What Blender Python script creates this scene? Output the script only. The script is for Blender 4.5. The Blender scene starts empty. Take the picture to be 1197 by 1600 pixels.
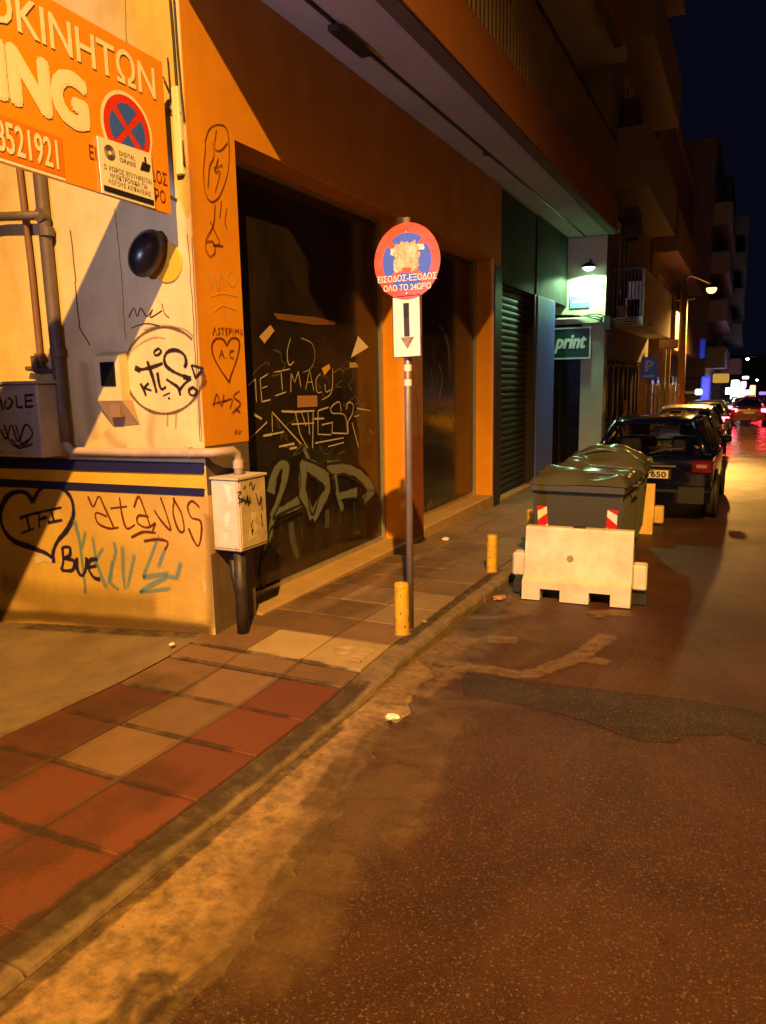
import bpy, bmesh, math, random
from mathutils import Vector, Matrix
R_ = random.Random(7)
sc = bpy.context.scene
col = sc.collection

# ------------------------------------------------------------------ camera
CAM_H = 1.8; SLOPE = 0.018
CW, CH, CF = 1197.0, 1600.0, 1170.0
_y = Vector((569.5, -215.0, CF)).normalized()
_d = Vector((120.0, (569.5*120+CF*CF)/215.0, CF)).normalized()
_z = -_d
_x = _y.cross(_z).normalized()
AX = Matrix((_x, _y, _z))                     # camera (right, down, forward) -> world
CAM = Vector((0, 0, CAM_H))
cd = bpy.data.cameras.new('camera'); cam = bpy.data.objects.new('camera', cd); col.objects.link(cam)
cd.sensor_fit = 'VERTICAL'; cd.sensor_height = 36.0; cd.lens = 36.0*CF/CH
cd.clip_start = 0.05; cd.clip_end = 2000
r_, dn_, fw_ = AX.col[0], AX.col[1], AX.col[2]
m4 = Matrix.Identity(4)
for i in range(3):
    m4[i][0] = r_[i]; m4[i][1] = -dn_[i]; m4[i][2] = -fw_[i]; m4[i][3] = CAM[i]
cam.matrix_world = m4
sc.camera = cam
sc.render.resolution_x = 766; sc.render.resolution_y = 1024
# ------------------------------------------------------------------ night sky
w = bpy.data.worlds.new('World'); sc.world = w; w.use_nodes = True
bg = w.node_tree.nodes['Background']
bg.inputs['Color'].default_value = (0.30, 0.36, 1.0, 1); bg.inputs['Strength'].default_value = 0.0062
# ------------------------------------------------------------------ colour
vs = sc.view_settings
vs.view_transform = 'Standard'; vs.look = 'None'; vs.exposure = 0.0; vs.gamma = 1.0; vs.use_curve_mapping = False
sc.cycles.use_denoising = True
sc.cycles.max_bounces = 6; sc.cycles.diffuse_bounces = 1; sc.cycles.transparent_max_bounces = 12
sc.cycles.sample_clamp_indirect = 4.0
# the lamp strengths (each lamp is made in its own builder below)
SODIUM = (1.0, 0.485, 0.09)
P_NEAR_LAMP = 34000; P_FAR_LAMP = 7500; P_WALL_LAMP = 210; P_LED = 560

# ------------------------------------------------------------------ geometry helpers
def ray(px, py): return AX @ Vector((px-CW/2, py-CH/2, CF))
def ground(y): return -SLOPE*y
def on_x(X, px, py):
    r = ray(px, py); return CAM + r*(X/r.x)
def on_y(Y, px, py):
    r = ray(px, py); return CAM + r*(Y/r.y)
def on_g(px, py, h=0.0):
    r = ray(px, py); return CAM + r*((h-CAM_H)/(r.z+SLOPE*r.y))

class MB:
    def __init__(s): s.v = []; s.f = []
    def add(s, vs_, fs):
        b = len(s.v); s.v += [tuple(p) for p in vs_]; s.f += [tuple(i+b for i in f) for f in fs]; return s
    def box(s, x0, x1, y0, y1, z0, z1, bev=0.0):
        if bev <= 0:
            vs_ = [(x, y, z) for x in (x0, x1) for y in (y0, y1) for z in (z0, z1)]
            return s.add(vs_, [(0,1,3,2),(4,6,7,5),(0,4,5,1),(2,3,7,6),(0,2,6,4),(1,5,7,3)])
        bm = bmesh.new(); r = bmesh.ops.create_cube(bm, size=1)
        for v in bm.verts:
            v.co = Vector(((x0+x1)/2+v.co.x*(x1-x0), (y0+y1)/2+v.co.y*(y1-y0), (z0+z1)/2+v.co.z*(z1-z0)))
        bmesh.ops.bevel(bm, geom=bm.edges[:], offset=bev, segments=1, affect='EDGES', profile=0.5)
        s.bm(bm); return s
    def bm(s, bm):
        bm.verts.index_update(); s.add([v.co[:] for v in bm.verts], [[v.index for v in f.verts] for f in bm.faces]); bm.free()
    def quad(s, a, b, c, d): return s.add([a, b, c, d], [(0,1,2,3)])
    def prism(s, poly, ax, a0, a1):
        """poly of 2D points, extruded along axis ax from a0 to a1"""
        def mk(p, a):
            if ax == 0: return (a, p[0], p[1])
            if ax == 1: return (p[0], a, p[1])
            return (p[0], p[1], a)
        n = len(poly)
        vs_ = [mk(p, a0) for p in poly]+[mk(p, a1) for p in poly]
        return s.add(vs_, [tuple(range(n))[::-1], tuple(range(n, 2*n))]+[(i, (i+1) % n, n+(i+1) % n, n+i) for i in range(n)])
    def tube(s, pts, r, n=8, caps=True):
        pts = [Vector(p) for p in pts]; rr = r if isinstance(r, (list, tuple)) else [r]*len(pts)
        rings = []; up = None
        for i, p in enumerate(pts):
            t = (pts[min(i+1, len(pts)-1)]-pts[max(i-1, 0)]).normalized()
            if up is None: up = Vector((0,0,1)) if abs(t.z) < .9 else Vector((1,0,0))
            a = t.cross(up).normalized(); b = a.cross(t).normalized(); up = b
            rings.append([p+(a*math.cos(k*2*math.pi/n)+b*math.sin(k*2*math.pi/n))*rr[i] for k in range(n)])
        vs_ = [q for rg in rings for q in rg]; fs = []
        for i in range(len(pts)-1):
            for k in range(n):
                fs.append((i*n+k, i*n+(k+1) % n, (i+1)*n+(k+1) % n, (i+1)*n+k))
        if caps: fs += [tuple(range(n))[::-1], tuple(range((len(pts)-1)*n, len(pts)*n))]
        return s.add(vs_, fs)
    def lathe(s, prof, n=20, c=(0,0,0), axis='z'):
        vs_ = []; fs = []
        for (r, h) in prof:
            for k in range(n):
                a = k*2*math.pi/n; u, v = r*math.cos(a), r*math.sin(a)
                p = (u, v, h) if axis == 'z' else ((h, u, v) if axis == 'x' else (u, h, v))
                vs_.append((p[0]+c[0], p[1]+c[1], p[2]+c[2]))
        for i in range(len(prof)-1):
            for k in range(n):
                fs.append((i*n+k, i*n+(k+1) % n, (i+1)*n+(k+1) % n, (i+1)*n+k))
        fs += [tuple(range(n))[::-1], tuple(range((len(prof)-1)*n, len(prof)*n))]
        return s.add(vs_, fs)
    def mesh(s, name, off=(0,0,0), smooth=False, weld=False):
        me = bpy.data.meshes.new(name)
        me.from_pydata([(p[0]-off[0], p[1]-off[1], p[2]-off[2]) for p in s.v], [], s.f)
        bm = bmesh.new(); bm.from_mesh(me)
        if weld: bmesh.ops.remove_doubles(bm, verts=bm.verts, dist=1e-5)
        bmesh.ops.recalc_face_normals(bm, faces=bm.faces); bm.to_mesh(me); bm.free()
        if smooth:
            for p in me.polygons: p.use_smooth = True
        return me
    def build(s, name, mat, parent=None, local=False, smooth=False, weld=False, at=None):
        off = (0,0,0)
        if at is not None: off = at
        elif parent is not None and not local: off = WP[parent.name]
        me = s.mesh(name, off, smooth, weld)
        if mat: me.materials.append(mat)
        o = bpy.data.objects.new(name, me); col.objects.link(o)
        if parent is not None:
            o.parent = parent
            if at is not None: o.location = Vector(at)-(Vector((0,0,0)) if local else Vector(WP[parent.name]))
            WP[o.name] = tuple(Vector(WP[parent.name])+o.location)
        else:
            if at is not None: o.location = at
            WP[o.name] = tuple(o.location)
        return o
WP = {}      # world position of every object that parents something (roots are unrotated while building)

def thing(name, loc, label, cat, group=None):
    o = bpy.data.objects.new(name, None); o.empty_display_size = 0.2; col.objects.link(o); o.location = loc
    WP[o.name] = tuple(loc); tag(o, label, cat, group); return o
def tag(o, label, cat, group=None):
    o['label'] = label; o['category'] = cat
    if group: o['group'] = group
    return o
def struct(o): o['kind'] = 'structure'; return o
def copy_tree(o, parent=None):
    c = o.copy(); col.objects.link(c); c.parent = parent
    WP[c.name] = tuple(c.location)
    for ch in [k for k in o.children]: copy_tree(ch, c)
    return c

# ------------------------------------------------------------------ materials
MATS = {}
def N(nt, t, **kw):
    n = nt.nodes.new(t)
    for k, v in kw.items(): setattr(n, k, v)
    return n
def new_mat(name):
    m = bpy.data.materials.new(name); m.use_nodes = True
    nt = m.node_tree; b = nt.nodes['Principled BSDF']; return m, nt, b
def ramp(nt, stops, src):
    r = N(nt, 'ShaderNodeValToRGB')
    while len(r.color_ramp.elements) < len(stops): r.color_ramp.elements.new(0.5)
    for e, (p, c) in zip(r.color_ramp.elements, stops):
        e.position = p; e.color = (c, c, c, 1) if not isinstance(c, tuple) else (c[0], c[1], c[2], 1)
    nt.links.new(src, r.inputs[0]); return r
def noise(nt, scale, detail=4, rough=0.55, vec=None, dist=0.0):
    n = N(nt, 'ShaderNodeTexNoise'); n.inputs['Scale'].default_value = scale; n.inputs['Detail'].default_value = detail
    n.inputs['Roughness'].default_value = rough; n.inputs['Distortion'].default_value = dist
    if vec is not None: nt.links.new(vec, n.inputs['Vector'])
    return n
def mixc(nt, fac, a, b, mode='MIX'):
    m = N(nt, 'ShaderNodeMix', data_type='RGBA', blend_type=mode)
    for k, v in ((0, fac), (6, a), (7, b)):
        if isinstance(v, (int, float)): m.inputs[k].default_value = v
        elif isinstance(v, tuple): m.inputs[k].default_value = (v[0], v[1], v[2], 1)
        else: nt.links.new(v, m.inputs[k])
    return m.outputs[2]
def surf(name, c, rough=0.6, dirt=0.35, dirt_col=None, scale=3.0, streak=False, bump=0.15, bscale=60, metal=0.0, spec=0.5, vary=0.0, fleck=None, coat=0.0):
    """painted / mineral / metal surface with blotchy dirt, fine grain, optional vertical streaks, per-object variation"""
    if name in MATS: return MATS[name]
    m, nt, b = new_mat(name)
    pos = N(nt, 'ShaderNodeNewGeometry').outputs['Position']
    dc = dirt_col or tuple(x*0.35 for x in c)
    n1 = noise(nt, scale, 7, 0.66, pos, 0.1)
    f = ramp(nt, [(0.38, 0.0), (0.72, 1.0)], n1.outputs['Fac']).outputs[0]
    mul = N(nt, 'ShaderNodeMath', operation='MULTIPLY'); nt.links.new(f, mul.inputs[0]); mul.inputs[1].default_value = dirt
    colr = mixc(nt, mul.outputs[0], c, dc)
    if streak:
        mp = N(nt, 'ShaderNodeMapping'); mp.inputs['Scale'].default_value = (5, 5, 0.8); nt.links.new(pos, mp.inputs[0])
        n2 = noise(nt, 1.6, 5, 0.6, mp.outputs[0])
        f2 = ramp(nt, [(0.5, 0.0), (0.75, 1.0)], n2.outputs['Fac']).outputs[0]
        m2 = N(nt, 'ShaderNodeMath', operation='MULTIPLY'); nt.links.new(f2, m2.inputs[0]); m2.inputs[1].default_value = dirt*0.5
        colr = mixc(nt, m2.outputs[0], colr, dc)
    if fleck:
        n3 = noise(nt, fleck[0], 2, 0.5, pos)
        f3 = ramp(nt, [(fleck[2], 0.0), (min(1, fleck[2]+0.03), 1.0)], n3.outputs['Fac']).outputs[0]
        colr = mixc(nt, f3, colr, fleck[1])
    if vary:
        oi = N(nt, 'ShaderNodeObjectInfo')
        mr = N(nt, 'ShaderNodeMapRange'); nt.links.new(oi.outputs['Random'], mr.inputs[0])
        mr.inputs[3].default_value = 1-vary; mr.inputs[4].default_value = 1+vary*0.6
        hs = N(nt, 'ShaderNodeHueSaturation'); nt.links.new(mr.outputs[0], hs.inputs['Value']); nt.links.new(colr, hs.inputs['Color']); colr = hs.outputs[0]
    nt.links.new(colr, b.inputs['Base Color'])
    n4 = noise(nt, bscale, 4, 0.6, pos)
    rr = N(nt, 'ShaderNodeMapRange'); nt.links.new(n1.outputs['Fac'], rr.inputs[0])
    rr.inputs[3].default_value = max(0.04, rough-0.12); rr.inputs[4].default_value = min(1, rough+0.15)
    nt.links.new(rr.outputs[0], b.inputs['Roughness'])
    bp = N(nt, 'ShaderNodeBump'); bp.inputs['Strength'].default_value = bump; bp.inputs['Distance'].default_value = 0.01
    nt.links.new(n4.outputs['Fac'], bp.inputs['Height']); nt.links.new(bp.outputs[0], b.inputs['Normal'])
    b.inputs['Metallic'].default_value = metal; b.inputs['Specular IOR Level'].default_value = spec
    b.inputs['Coat Weight'].default_value = coat
    MATS[name] = m; return m
def plain(name, c, rough=0.5, metal=0.0, spec=0.5, coat=0.0):
    if name in MATS: return MATS[name]
    m, nt, b = new_mat(name)
    b.inputs['Base Color'].default_value = (*c, 1); b.inputs['Roughness'].default_value = rough
    b.inputs['Metallic'].default_value = metal; b.inputs['Specular IOR Level'].default_value = spec; b.inputs['Coat Weight'].default_value = coat
    MATS[name] = m; return m
def glow(name, c, s):
    if name in MATS: return MATS[name]
    m, nt, b = new_mat(name)
    b.inputs['Base Color'].default_value = (*[min(1, x) for x in c], 1)
    b.inputs['Emission Color'].default_value = (*c, 1); b.inputs['Emission Strength'].default_value = s
    MATS[name] = m; return m
def spray(name, c, rough=0.45, op=1.0):
    if name in MATS: return MATS[name]
    m, nt, b = new_mat(name)
    b.inputs['Base Color'].default_value = (*c, 1); b.inputs['Roughness'].default_value = rough
    at = N(nt, 'ShaderNodeAttribute', attribute_name='cover')
    pos = N(nt, 'ShaderNodeNewGeometry').outputs['Position']
    n1 = noise(nt, 90, 3, 0.6, pos)
    mu = N(nt, 'ShaderNodeMapRange'); nt.links.new(n1.outputs['Fac'], mu.inputs[0])
    mu.inputs[1].default_value = 0.25; mu.inputs[2].default_value = 0.6; mu.inputs[3].default_value = 0.72; mu.inputs[4].default_value = 1.0
    ml = N(nt, 'ShaderNodeMath', operation='MULTIPLY'); nt.links.new(at.outputs['Fac'], ml.inputs[0]); nt.links.new(mu.outputs[0], ml.inputs[1])
    m2 = N(nt, 'ShaderNodeMath', operation='MULTIPLY'); nt.links.new(ml.outputs[0], m2.inputs[0]); m2.inputs[1].default_value = op
    nt.links.new(m2.outputs[0], b.inputs['Alpha'])
    MATS[name] = m; return m

def asphalt(name, base, dust=0.5, rough=0.5):
    m, nt, b = new_mat(name)
    pos = N(nt, 'ShaderNodeNewGeometry').outputs['Position']
    big = noise(nt, 0.9, 5, 0.6, pos, 0.6)
    mid = noise(nt, 7, 5, 0.65, pos)
    vor = N(nt, 'ShaderNodeTexVoronoi'); vor.inputs['Scale'].default_value = 230; nt.links.new(pos, vor.inputs['Vector'])
    vor2 = N(nt, 'ShaderNodeTexVoronoi'); vor2.inputs['Scale'].default_value = 150; nt.links.new(pos, vor2.inputs['Vector'])
    c = mixc(nt, ramp(nt, [(0.35, 0.0), (0.7, 1.0)], big.outputs['Fac']).outputs[0], tuple(x*.8 for x in base), tuple(x*1.8 for x in base))
    c = mixc(nt, ramp(nt, [(0.5, 0.0), (0.78, 0.55)], mid.outputs['Fac']).outputs[0], c, tuple(x*0.55 for x in base))
    sep = N(nt, 'ShaderNodeSeparateColor'); nt.links.new(vor.outputs['Color'], sep.inputs[0])
    c = mixc(nt, ramp(nt, [(0.80, 0.0), (0.97, 0.6)], sep.outputs[0]).outputs[0], c, (0.10, 0.048, 0.03))
    sep2 = N(nt, 'ShaderNodeSeparateColor'); nt.links.new(vor2.outputs['Color'], sep2.inputs[0])
    c = mixc(nt, ramp(nt, [(0.90, 0.0), (0.985, 0.85)], sep2.outputs[0]).outputs[0], c, (0.15, 0.075, 0.045))
    # sand swept towards the gutter
    sx = N(nt, 'ShaderNodeSeparateXYZ'); nt.links.new(pos, sx.inputs[0])
    mr = N(nt, 'ShaderNodeMapRange'); nt.links.new(sx.outputs[0], mr.inputs[0]); mr.inputs[1].default_value = -1.0; mr.inputs[2].default_value = -1.75
    ad = N(nt, 'ShaderNodeMath', operation='MULTIPLY'); nt.links.new(mr.outputs[0], ad.inputs[0])
    nt.links.new(ramp(nt, [(0.40, 0.0), (0.62, 1.0)], noise(nt, 2.2, 6, 0.65, pos, 0.8).outputs['Fac']).outputs[0], ad.inputs[1])
    a2 = N(nt, 'ShaderNodeMath', operation='MULTIPLY'); nt.links.new(ad.outputs[0], a2.inputs[0]); a2.inputs[1].default_value = dust
    c = mixc(nt, a2.outputs[0], c, (0.22, 0.17, 0.11))
    nt.links.new(c, b.inputs['Base Color'])
    mr2 = N(nt, 'ShaderNodeMapRange'); nt.links.new(big.outputs['Fac'], mr2.inputs[0]); mr2.inputs[3].default_value = rough+0.16; mr2.inputs[4].default_value = rough-0.12
    wet = N(nt, 'ShaderNodeMapRange'); nt.links.new(sx.outputs[1], wet.inputs[0]); wet.inputs[1].default_value = 13.0; wet.inputs[2].default_value = 27.0
    wn = N(nt, 'ShaderNodeMath', operation='MULTIPLY'); nt.links.new(wet.outputs[0], wn.inputs[0]); nt.links.new(ramp(nt, [(.3, .55), (.6, 1.0)], big.outputs['Fac']).outputs[0], wn.inputs[1])
    rx = N(nt, 'ShaderNodeMix', data_type='FLOAT'); nt.links.new(wn.outputs[0], rx.inputs[0]); nt.links.new(mr2.outputs[0], rx.inputs[2]); rx.inputs[3].default_value = .17
    nt.links.new(rx.outputs[0], b.inputs['Roughness'])
    h = N(nt, 'ShaderNodeMath', operation='ADD'); nt.links.new(vor.outputs['Distance'], h.inputs[0]); nt.links.new(mid.outputs['Fac'], h.inputs[1])
    bp = N(nt, 'ShaderNodeBump'); bp.inputs['Strength'].default_value = 0.6; bp.inputs['Distance'].default_value = 0.005; b.inputs['Specular IOR Level'].default_value = 0.3
    bs = N(nt, 'ShaderNodeMapRange'); nt.links.new(wn.outputs[0], bs.inputs[0]); bs.inputs[3].default_value = .6; bs.inputs[4].default_value = .12; nt.links.new(bs.outputs[0], bp.inputs['Strength'])
    nt.links.new(h.outputs[0], bp.inputs['Height']); nt.links.new(bp.outputs[0], b.inputs['Normal'])
    MATS[name] = m; return m

M_asph = asphalt('asphalt_worn', (0.037, 0.0145, 0.0092))
M_asph2 = asphalt('asphalt_patch_and_shade', (0.020, 0.012, 0.010), 0.15, 0.6)
M_gutter = surf('gutter_concrete', (0.30, 0.195, 0.098), 0.8, 1.0, (0.085, 0.054, 0.028), 15.0, bump=0.5, bscale=45, fleck=(40, (0.10, 0.062, 0.034), 0.71))
M_dust = surf('sandy_dust', (0.36, 0.27, 0.17), 0.9, 0.7, (0.11, 0.085, 0.055), 9.0, bump=0.5, bscale=70)
M_drive = surf('driveway_concrete', (0.20, 0.145, 0.095), 0.8, 0.75, (0.085, 0.06, 0.04), 2.6, bump=0.35, bscale=50, fleck=(18, (0.12, 0.09, 0.06), 0.68))
M_kerb = surf('kerb_concrete', (0.19, 0.135, 0.082), 0.8, 0.85, (0.055, 0.04, 0.026), 7.0, bump=0.5, bscale=40, vary=0.15)
M_bed = surf('paving_bed', (0.055, 0.036, 0.024), 0.9, 0.6, (0.03, 0.025, 0.02), 8.0, bump=0.4)
M_tile_red = surf('tile_red', (0.135, 0.036, 0.018), 0.65, 0.6, (0.11, 0.045, 0.03), 4.0, bump=0.25, bscale=80, vary=0.22)
M_tile_dark = surf('tile_dark_red', (0.105, 0.030, 0.019), 0.6, 0.5, (0.05, 0.022, 0.015), 4.0, bump=0.25, bscale=80, vary=0.15)
M_tile_tan = surf('tile_tan', (0.185, 0.105, 0.055), 0.7, 0.55, (0.10, 0.055, 0.03), 4.0, bump=0.3, bscale=80, vary=0.16)
M_tile_brown = surf('tile_brown', (0.165, 0.093, 0.046), 0.6, 0.6, (0.06, 0.038, 0.024), 3.0, bump=0.3, bscale=70, vary=0.18)
M_tile_light = surf('tile_light', (0.235, 0.155, 0.085), 0.7, 0.5, (0.12, 0.08, 0.045), 4.0, bump=0.3, bscale=80, vary=0.1)
M_tile_yel = surf('tile_yellow', (0.36, 0.26, 0.125), 0.7, 0.45, (0.17, 0.12, 0.06), 4.0, bump=0.3, bscale=80, vary=0.1)
M_cream = surf('cream_plaster', (0.68, 0.56, 0.28), 0.75, 0.55, (0.40, 0.28, 0.12), 2.2, True, 0.2, 55)
M_ochre = surf('ochre_plaster', (0.56, 0.39, 0.105), 0.75, 0.55, (0.34, 0.20, 0.06), 2.6, True, 0.3, 45)
M_yellow = surf('yellow_plaster', (0.72, 0.45, 0.04), 0.7, 0.3, None, 2.6, True, 0.2, 45)
M_blue = surf('blue_stripe', (0.012, 0.014, 0.085), 0.5, 0.3, None, 6)
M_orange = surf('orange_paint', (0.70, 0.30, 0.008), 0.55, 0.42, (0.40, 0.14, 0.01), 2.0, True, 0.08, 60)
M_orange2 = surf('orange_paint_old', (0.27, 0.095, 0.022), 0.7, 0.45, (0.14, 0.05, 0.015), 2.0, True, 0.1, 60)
M_pillar = surf('dark_concrete_pillar', (0.13, 0.085, 0.055), 0.8, 0.6, (0.04, 0.03, 0.02), 5, True, 0.4, 50)
M_soffit = surf('soffit_plaster', (0.50, 0.48, 0.46), 0.8, 0.4, (0.30, 0.27, 0.25), 1.6, bump=0.2)
M_glass = surf('dark_shop_glass', (0.011, 0.009, 0.007), 0.10, 0.9, (0.036, 0.023, 0.012), 1.7, True, 0.02, 20, spec=0.5)
M_frame = surf('aluminium_frame', (0.55, 0.52, 0.48), 0.35, 0.4, None, 8, metal=0.7)
M_darkmetal = surf('dark_metal', (0.03, 0.028, 0.026), 0.45, 0.5, (0.06, 0.04, 0.03), 8, metal=0.3)
M_sill = surf('stone_sill', (0.42, 0.27, 0.12), 0.6, 0.4, None, 5, bump=0.2)
M_shutter = surf('shutter_grey', (0.030, 0.030, 0.027), 0.6, 0.5, (0.018, 0.016, 0.014), 5, True, 0.1, 50)
M_pan = surf('dark_green_panel', (0.022, 0.025, 0.022), 0.8, 0.4, None, 3)
M_bluepil = surf('blue_paint_glow_tone', (0.10, 0.16, 0.85), 0.45, 0.5, (0.14, 0.13, 0.18), 1.4, True, 0.1, 50)  # blue paint, pushed bluer to carry the bluish glow on the pilaster
M_pipe = surf('pvc_pipe', (0.46, 0.38, 0.32), 0.5, 0.5, (0.2, 0.15, 0.12), 6, True)
M_pipe2 = surf('iron_pipe', (0.12, 0.09, 0.075), 0.55, 0.5, (0.05, 0.035, 0.03), 8)
M_box = surf('box_beige', (0.56, 0.50, 0.41), 0.55, 0.45, (0.25, 0.2, 0.15), 7, True, 0.15)
M_boxg = surf('box_grey', (0.36, 0.33, 0.33), 0.55, 0.4, None, 7, True, 0.15)
M_white = surf('white_print', (0.80, 0.77, 0.72), 0.5, 0.15, None, 6)
M_black = plain('black_print', (0.012, 0.011, 0.011), 0.6)
M_cable = plain('black_cable', (0.02, 0.017, 0.015), 0.6)
M_crack = plain('plaster_crack', (0.09, 0.055, 0.03), 0.9)
M_steel = surf('galvanised_steel', (0.30, 0.27, 0.27), 0.45, 0.5, (0.15, 0.11, 0.1), 10, metal=0.55)
M_bolt = surf('bollard_yellow', (0.66, 0.40, 0.02), 0.55, 0.55, (0.22, 0.12, 0.03), 16, bump=0.25, bscale=60, fleck=(34, (0.06, 0.035, 0.015), 0.66))
M_plast = surf('white_plastic', (0.66, 0.61, 0.52), 0.55, 0.65, (0.36, 0.29, 0.2), 5, True, 0.12, 40)
M_bin = surf('bin_green', (0.056, 0.058, 0.042), 0.42, 0.35, (0.045, 0.035, 0.025), 4, True, 0.06, 40)
M_lid = surf('bin_lid', (0.060, 0.063, 0.046), 0.28, 0.35, (0.05, 0.04, 0.03), 5, bump=0.05, bscale=30)
M_rub = plain('rubber', (0.014, 0.013, 0.012), 0.75)
M_red = surf('sign_red', (0.62, 0.035, 0.015), 0.35, 0.2, (0.5, 0.1, 0.06), 8, coat=0.3)
M_sblue = surf('sign_blue', (0.045, 0.13, 0.80), 0.35, 0.2, None, 8, coat=0.3)
M_swhite = surf('sign_white', (0.82, 0.80, 0.76), 0.35, 0.15, None, 8)
M_stick = surf('torn_sticker', (0.66, 0.56, 0.42), 0.8, 0.9, (0.24, 0.17, 0.12), 42, bump=0.4, bscale=90)
M_panelsign = surf('sign_orange', (0.78, 0.33, 0.02), 0.28, 0.15, None, 2, coat=0.35)

# ------------------------------------------------------------------ text
def text_mesh(txt, size, shear=0.0, bold=0.0, extr=0.0):
    cu = bpy.data.curves.new('t', 'FONT'); cu.body = txt; cu.size = size; cu.align_x = 'CENTER'; cu.align_y = 'CENTER'
    cu.shear = shear; cu.offset = bold; cu.extrude = extr; cu.resolution_u = 3
    ob = bpy.data.objects.new('t', cu); col.objects.link(ob)
    dg = bpy.context.evaluated_depsgraph_get(); dg.update()
    me = bpy.data.meshes.new_from_object(ob.evaluated_get(dg))
    bpy.data.objects.remove(ob); bpy.data.curves.remove(cu)
    return me
def text(name, txt, parent, mat, origin, right, up, width=None, height=None, size=0.2, bold=0.0, shear=0.0):
    """flat printed text, centred on origin, stretched to width/height when given"""
    me = text_mesh(txt, size, shear, 0.0)
    xs = [v.co.x for v in me.vertices]; ys = [v.co.y for v in me.vertices]
    cx, cy = (min(xs)+max(xs))/2, (min(ys)+max(ys))/2
    sx = (width/(max(xs)-min(xs))) if width else 1.0
    sy = (height/(max(ys)-min(ys))) if height else sx
    if not width: sx = sy
    o0 = Vector(WP[parent.name]) if parent.name in WP else Vector((0,0,0))
    for v in me.vertices:
        v.co = Vector(origin)-o0+Vector(right)*((v.co.x-cx)*sx)+Vector(up)*((v.co.y-cy)*sy)
    if bold:
        nrm = Vector(right).cross(Vector(up)).normalized(); base = [v.co.copy() for v in me.vertices]; polys = [tuple(p.vertices) for p in me.polygons]
        V = []; Fc = []; b_ = bold*sx
        for k, (du, dv) in enumerate(((0, 0), (b_, 0), (-b_, 0), (0, b_), (0, -b_), (b_*.7, b_*.7), (-b_*.7, b_*.7), (b_*.7, -b_*.7), (-b_*.7, -b_*.7), (b_*.5, 0), (-b_*.5, 0), (0, b_*.5), (0, -b_*.5))):
            o_ = len(V); V += [c+Vector(right)*du+Vector(up)*dv+nrm*(.00015*k) for c in base]; Fc += [tuple(i+o_ for i in p) for p in polys]
        me = bpy.data.meshes.new(name); me.from_pydata(V, [], Fc)
    me.materials.clear(); me.materials.append(mat)
    o = bpy.data.objects.new(name, me); col.objects.link(o); o.parent = parent; WP[o.name] = WP.get(parent.name, (0,0,0))
    return o

# ------------------------------------------------------------------ spray-paint strokes on a wall plane
def smooth_pts(pts, closed=False, n=6):
    P = [Vector(p) for p in pts]
    if len(P) < 3: return P
    out = []; L = len(P)
    rng = range(L) if closed else range(L-1)
    for i in rng:
        g = lambda k: P[k % L] if closed else P[max(0, min(L-1, k))]
        p0, p1, p2, p3 = g(i-1), g(i), g(i+1), g(i+2)
        for k in range(n):
            t = k/n
            out.append(0.5*((2*p1)+(p2-p0)*t+(2*p0-5*p1+4*p2-p3)*t*t+(3*p1-p0-3*p2+p3)*t**3))
    out.append(P[0] if closed else P[-1])
    return out
LAYER = [0]
def graffiti(name, parent, mat, plane, coord, zoom, strokes, soft=0.35, lift=0.003):
    """strokes: (width, points, flags) traced on a zoomed view zoom=(ox, oy, scale); laid flat on the wall plane"""
    ox, oy, s = zoom
    vsx = []; fs = []; cov = []
    LAYER[0] += 1
    k0 = 0
    for st in strokes:
        wd, pts = st[0], st[1]; fl = st[2] if len(st) > 2 else ''
        pp = [(ox+x/s, oy+y/s) for (x, y) in pts]
        W = []
        for (x, y) in pp: W.append(on_x(coord, x, y) if plane == 'x' else on_y(coord, x, y))
        if 'l' not in fl: W = smooth_pts(W, 'c' in fl)
        else:
            W2 = []
            for a_, b_ in zip(W[:-1], W[1:]): W2 += [a_.lerp(b_, t_/6) for t_ in range(6)]
            W = W2+[W[-1]]
        nrm = Vector((1,0,0)) if plane == 'x' else Vector((0,-1,0))
        off = nrm*(lift+0.0006*k0+0.0001*LAYER[0]); k0 = (k0+1) % 6
        b = len(vsx); n = len(W)
        for i, p in enumerate(W):
            t = (W[min(i+1, n-1)]-W[max(i-1, 0)])
            if t.length < 1e-9: t = Vector((0,0,1))
            sd = nrm.cross(t.normalized())
            dist = (p-CAM).dot(fw_)
            hw = wd/s/2*dist/CF*(1+0.20*math.sin(i*.33+k0*1.3)+.07*math.sin(i*1.7+k0))
            endc = 0.0 if (i in (0, n-1) and 'c' not in fl) else 1.0
            for u, a in ((-1, 0.0), (-(1-soft), 1.0), ((1-soft), 1.0), (1, 0.0)):
                vsx.append(p+off+sd*(u*hw)); cov.append(a*(endc if soft > 0.3 else 1.0)*(1.0 if 'f' not in fl else 0.45))
        for i in range(n-1):
            for j in range(3):
                fs.append((b+i*4+j, b+i*4+j+1, b+(i+1)*4+j+1, b+(i+1)*4+j))
    off0 = Vector(WP[parent.name])
    me = bpy.data.meshes.new(name); me.from_pydata([v-off0 for v in vsx], [], fs)
    at = me.attributes.new('cover', 'FLOAT', 'POINT'); at.data.foreach_set('value', cov)
    me.materials.append(mat)
    o = bpy.data.objects.new(name, me); col.objects.link(o); o.parent = parent; WP[o.name] = WP[parent.name]
    return o
def fill_poly(name, parent, mat, plane, coord, zoom, pts, lift=0.003):
    ox, oy, s = zoom; nrm = Vector((1,0,0)) if plane == 'x' else Vector((0,-1,0))
    W = [(on_x if plane == 'x' else on_y)(coord, ox+x/s, oy+y/s)+nrm*lift for x, y in pts]
    m = MB(); m.add(W, [tuple(range(len(W)))])
    o = m.build(name, mat, parent)
    at = o.data.attributes.new('cover', 'FLOAT', 'POINT'); at.data.foreach_set('value', [1.0]*len(W))
    return o

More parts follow.
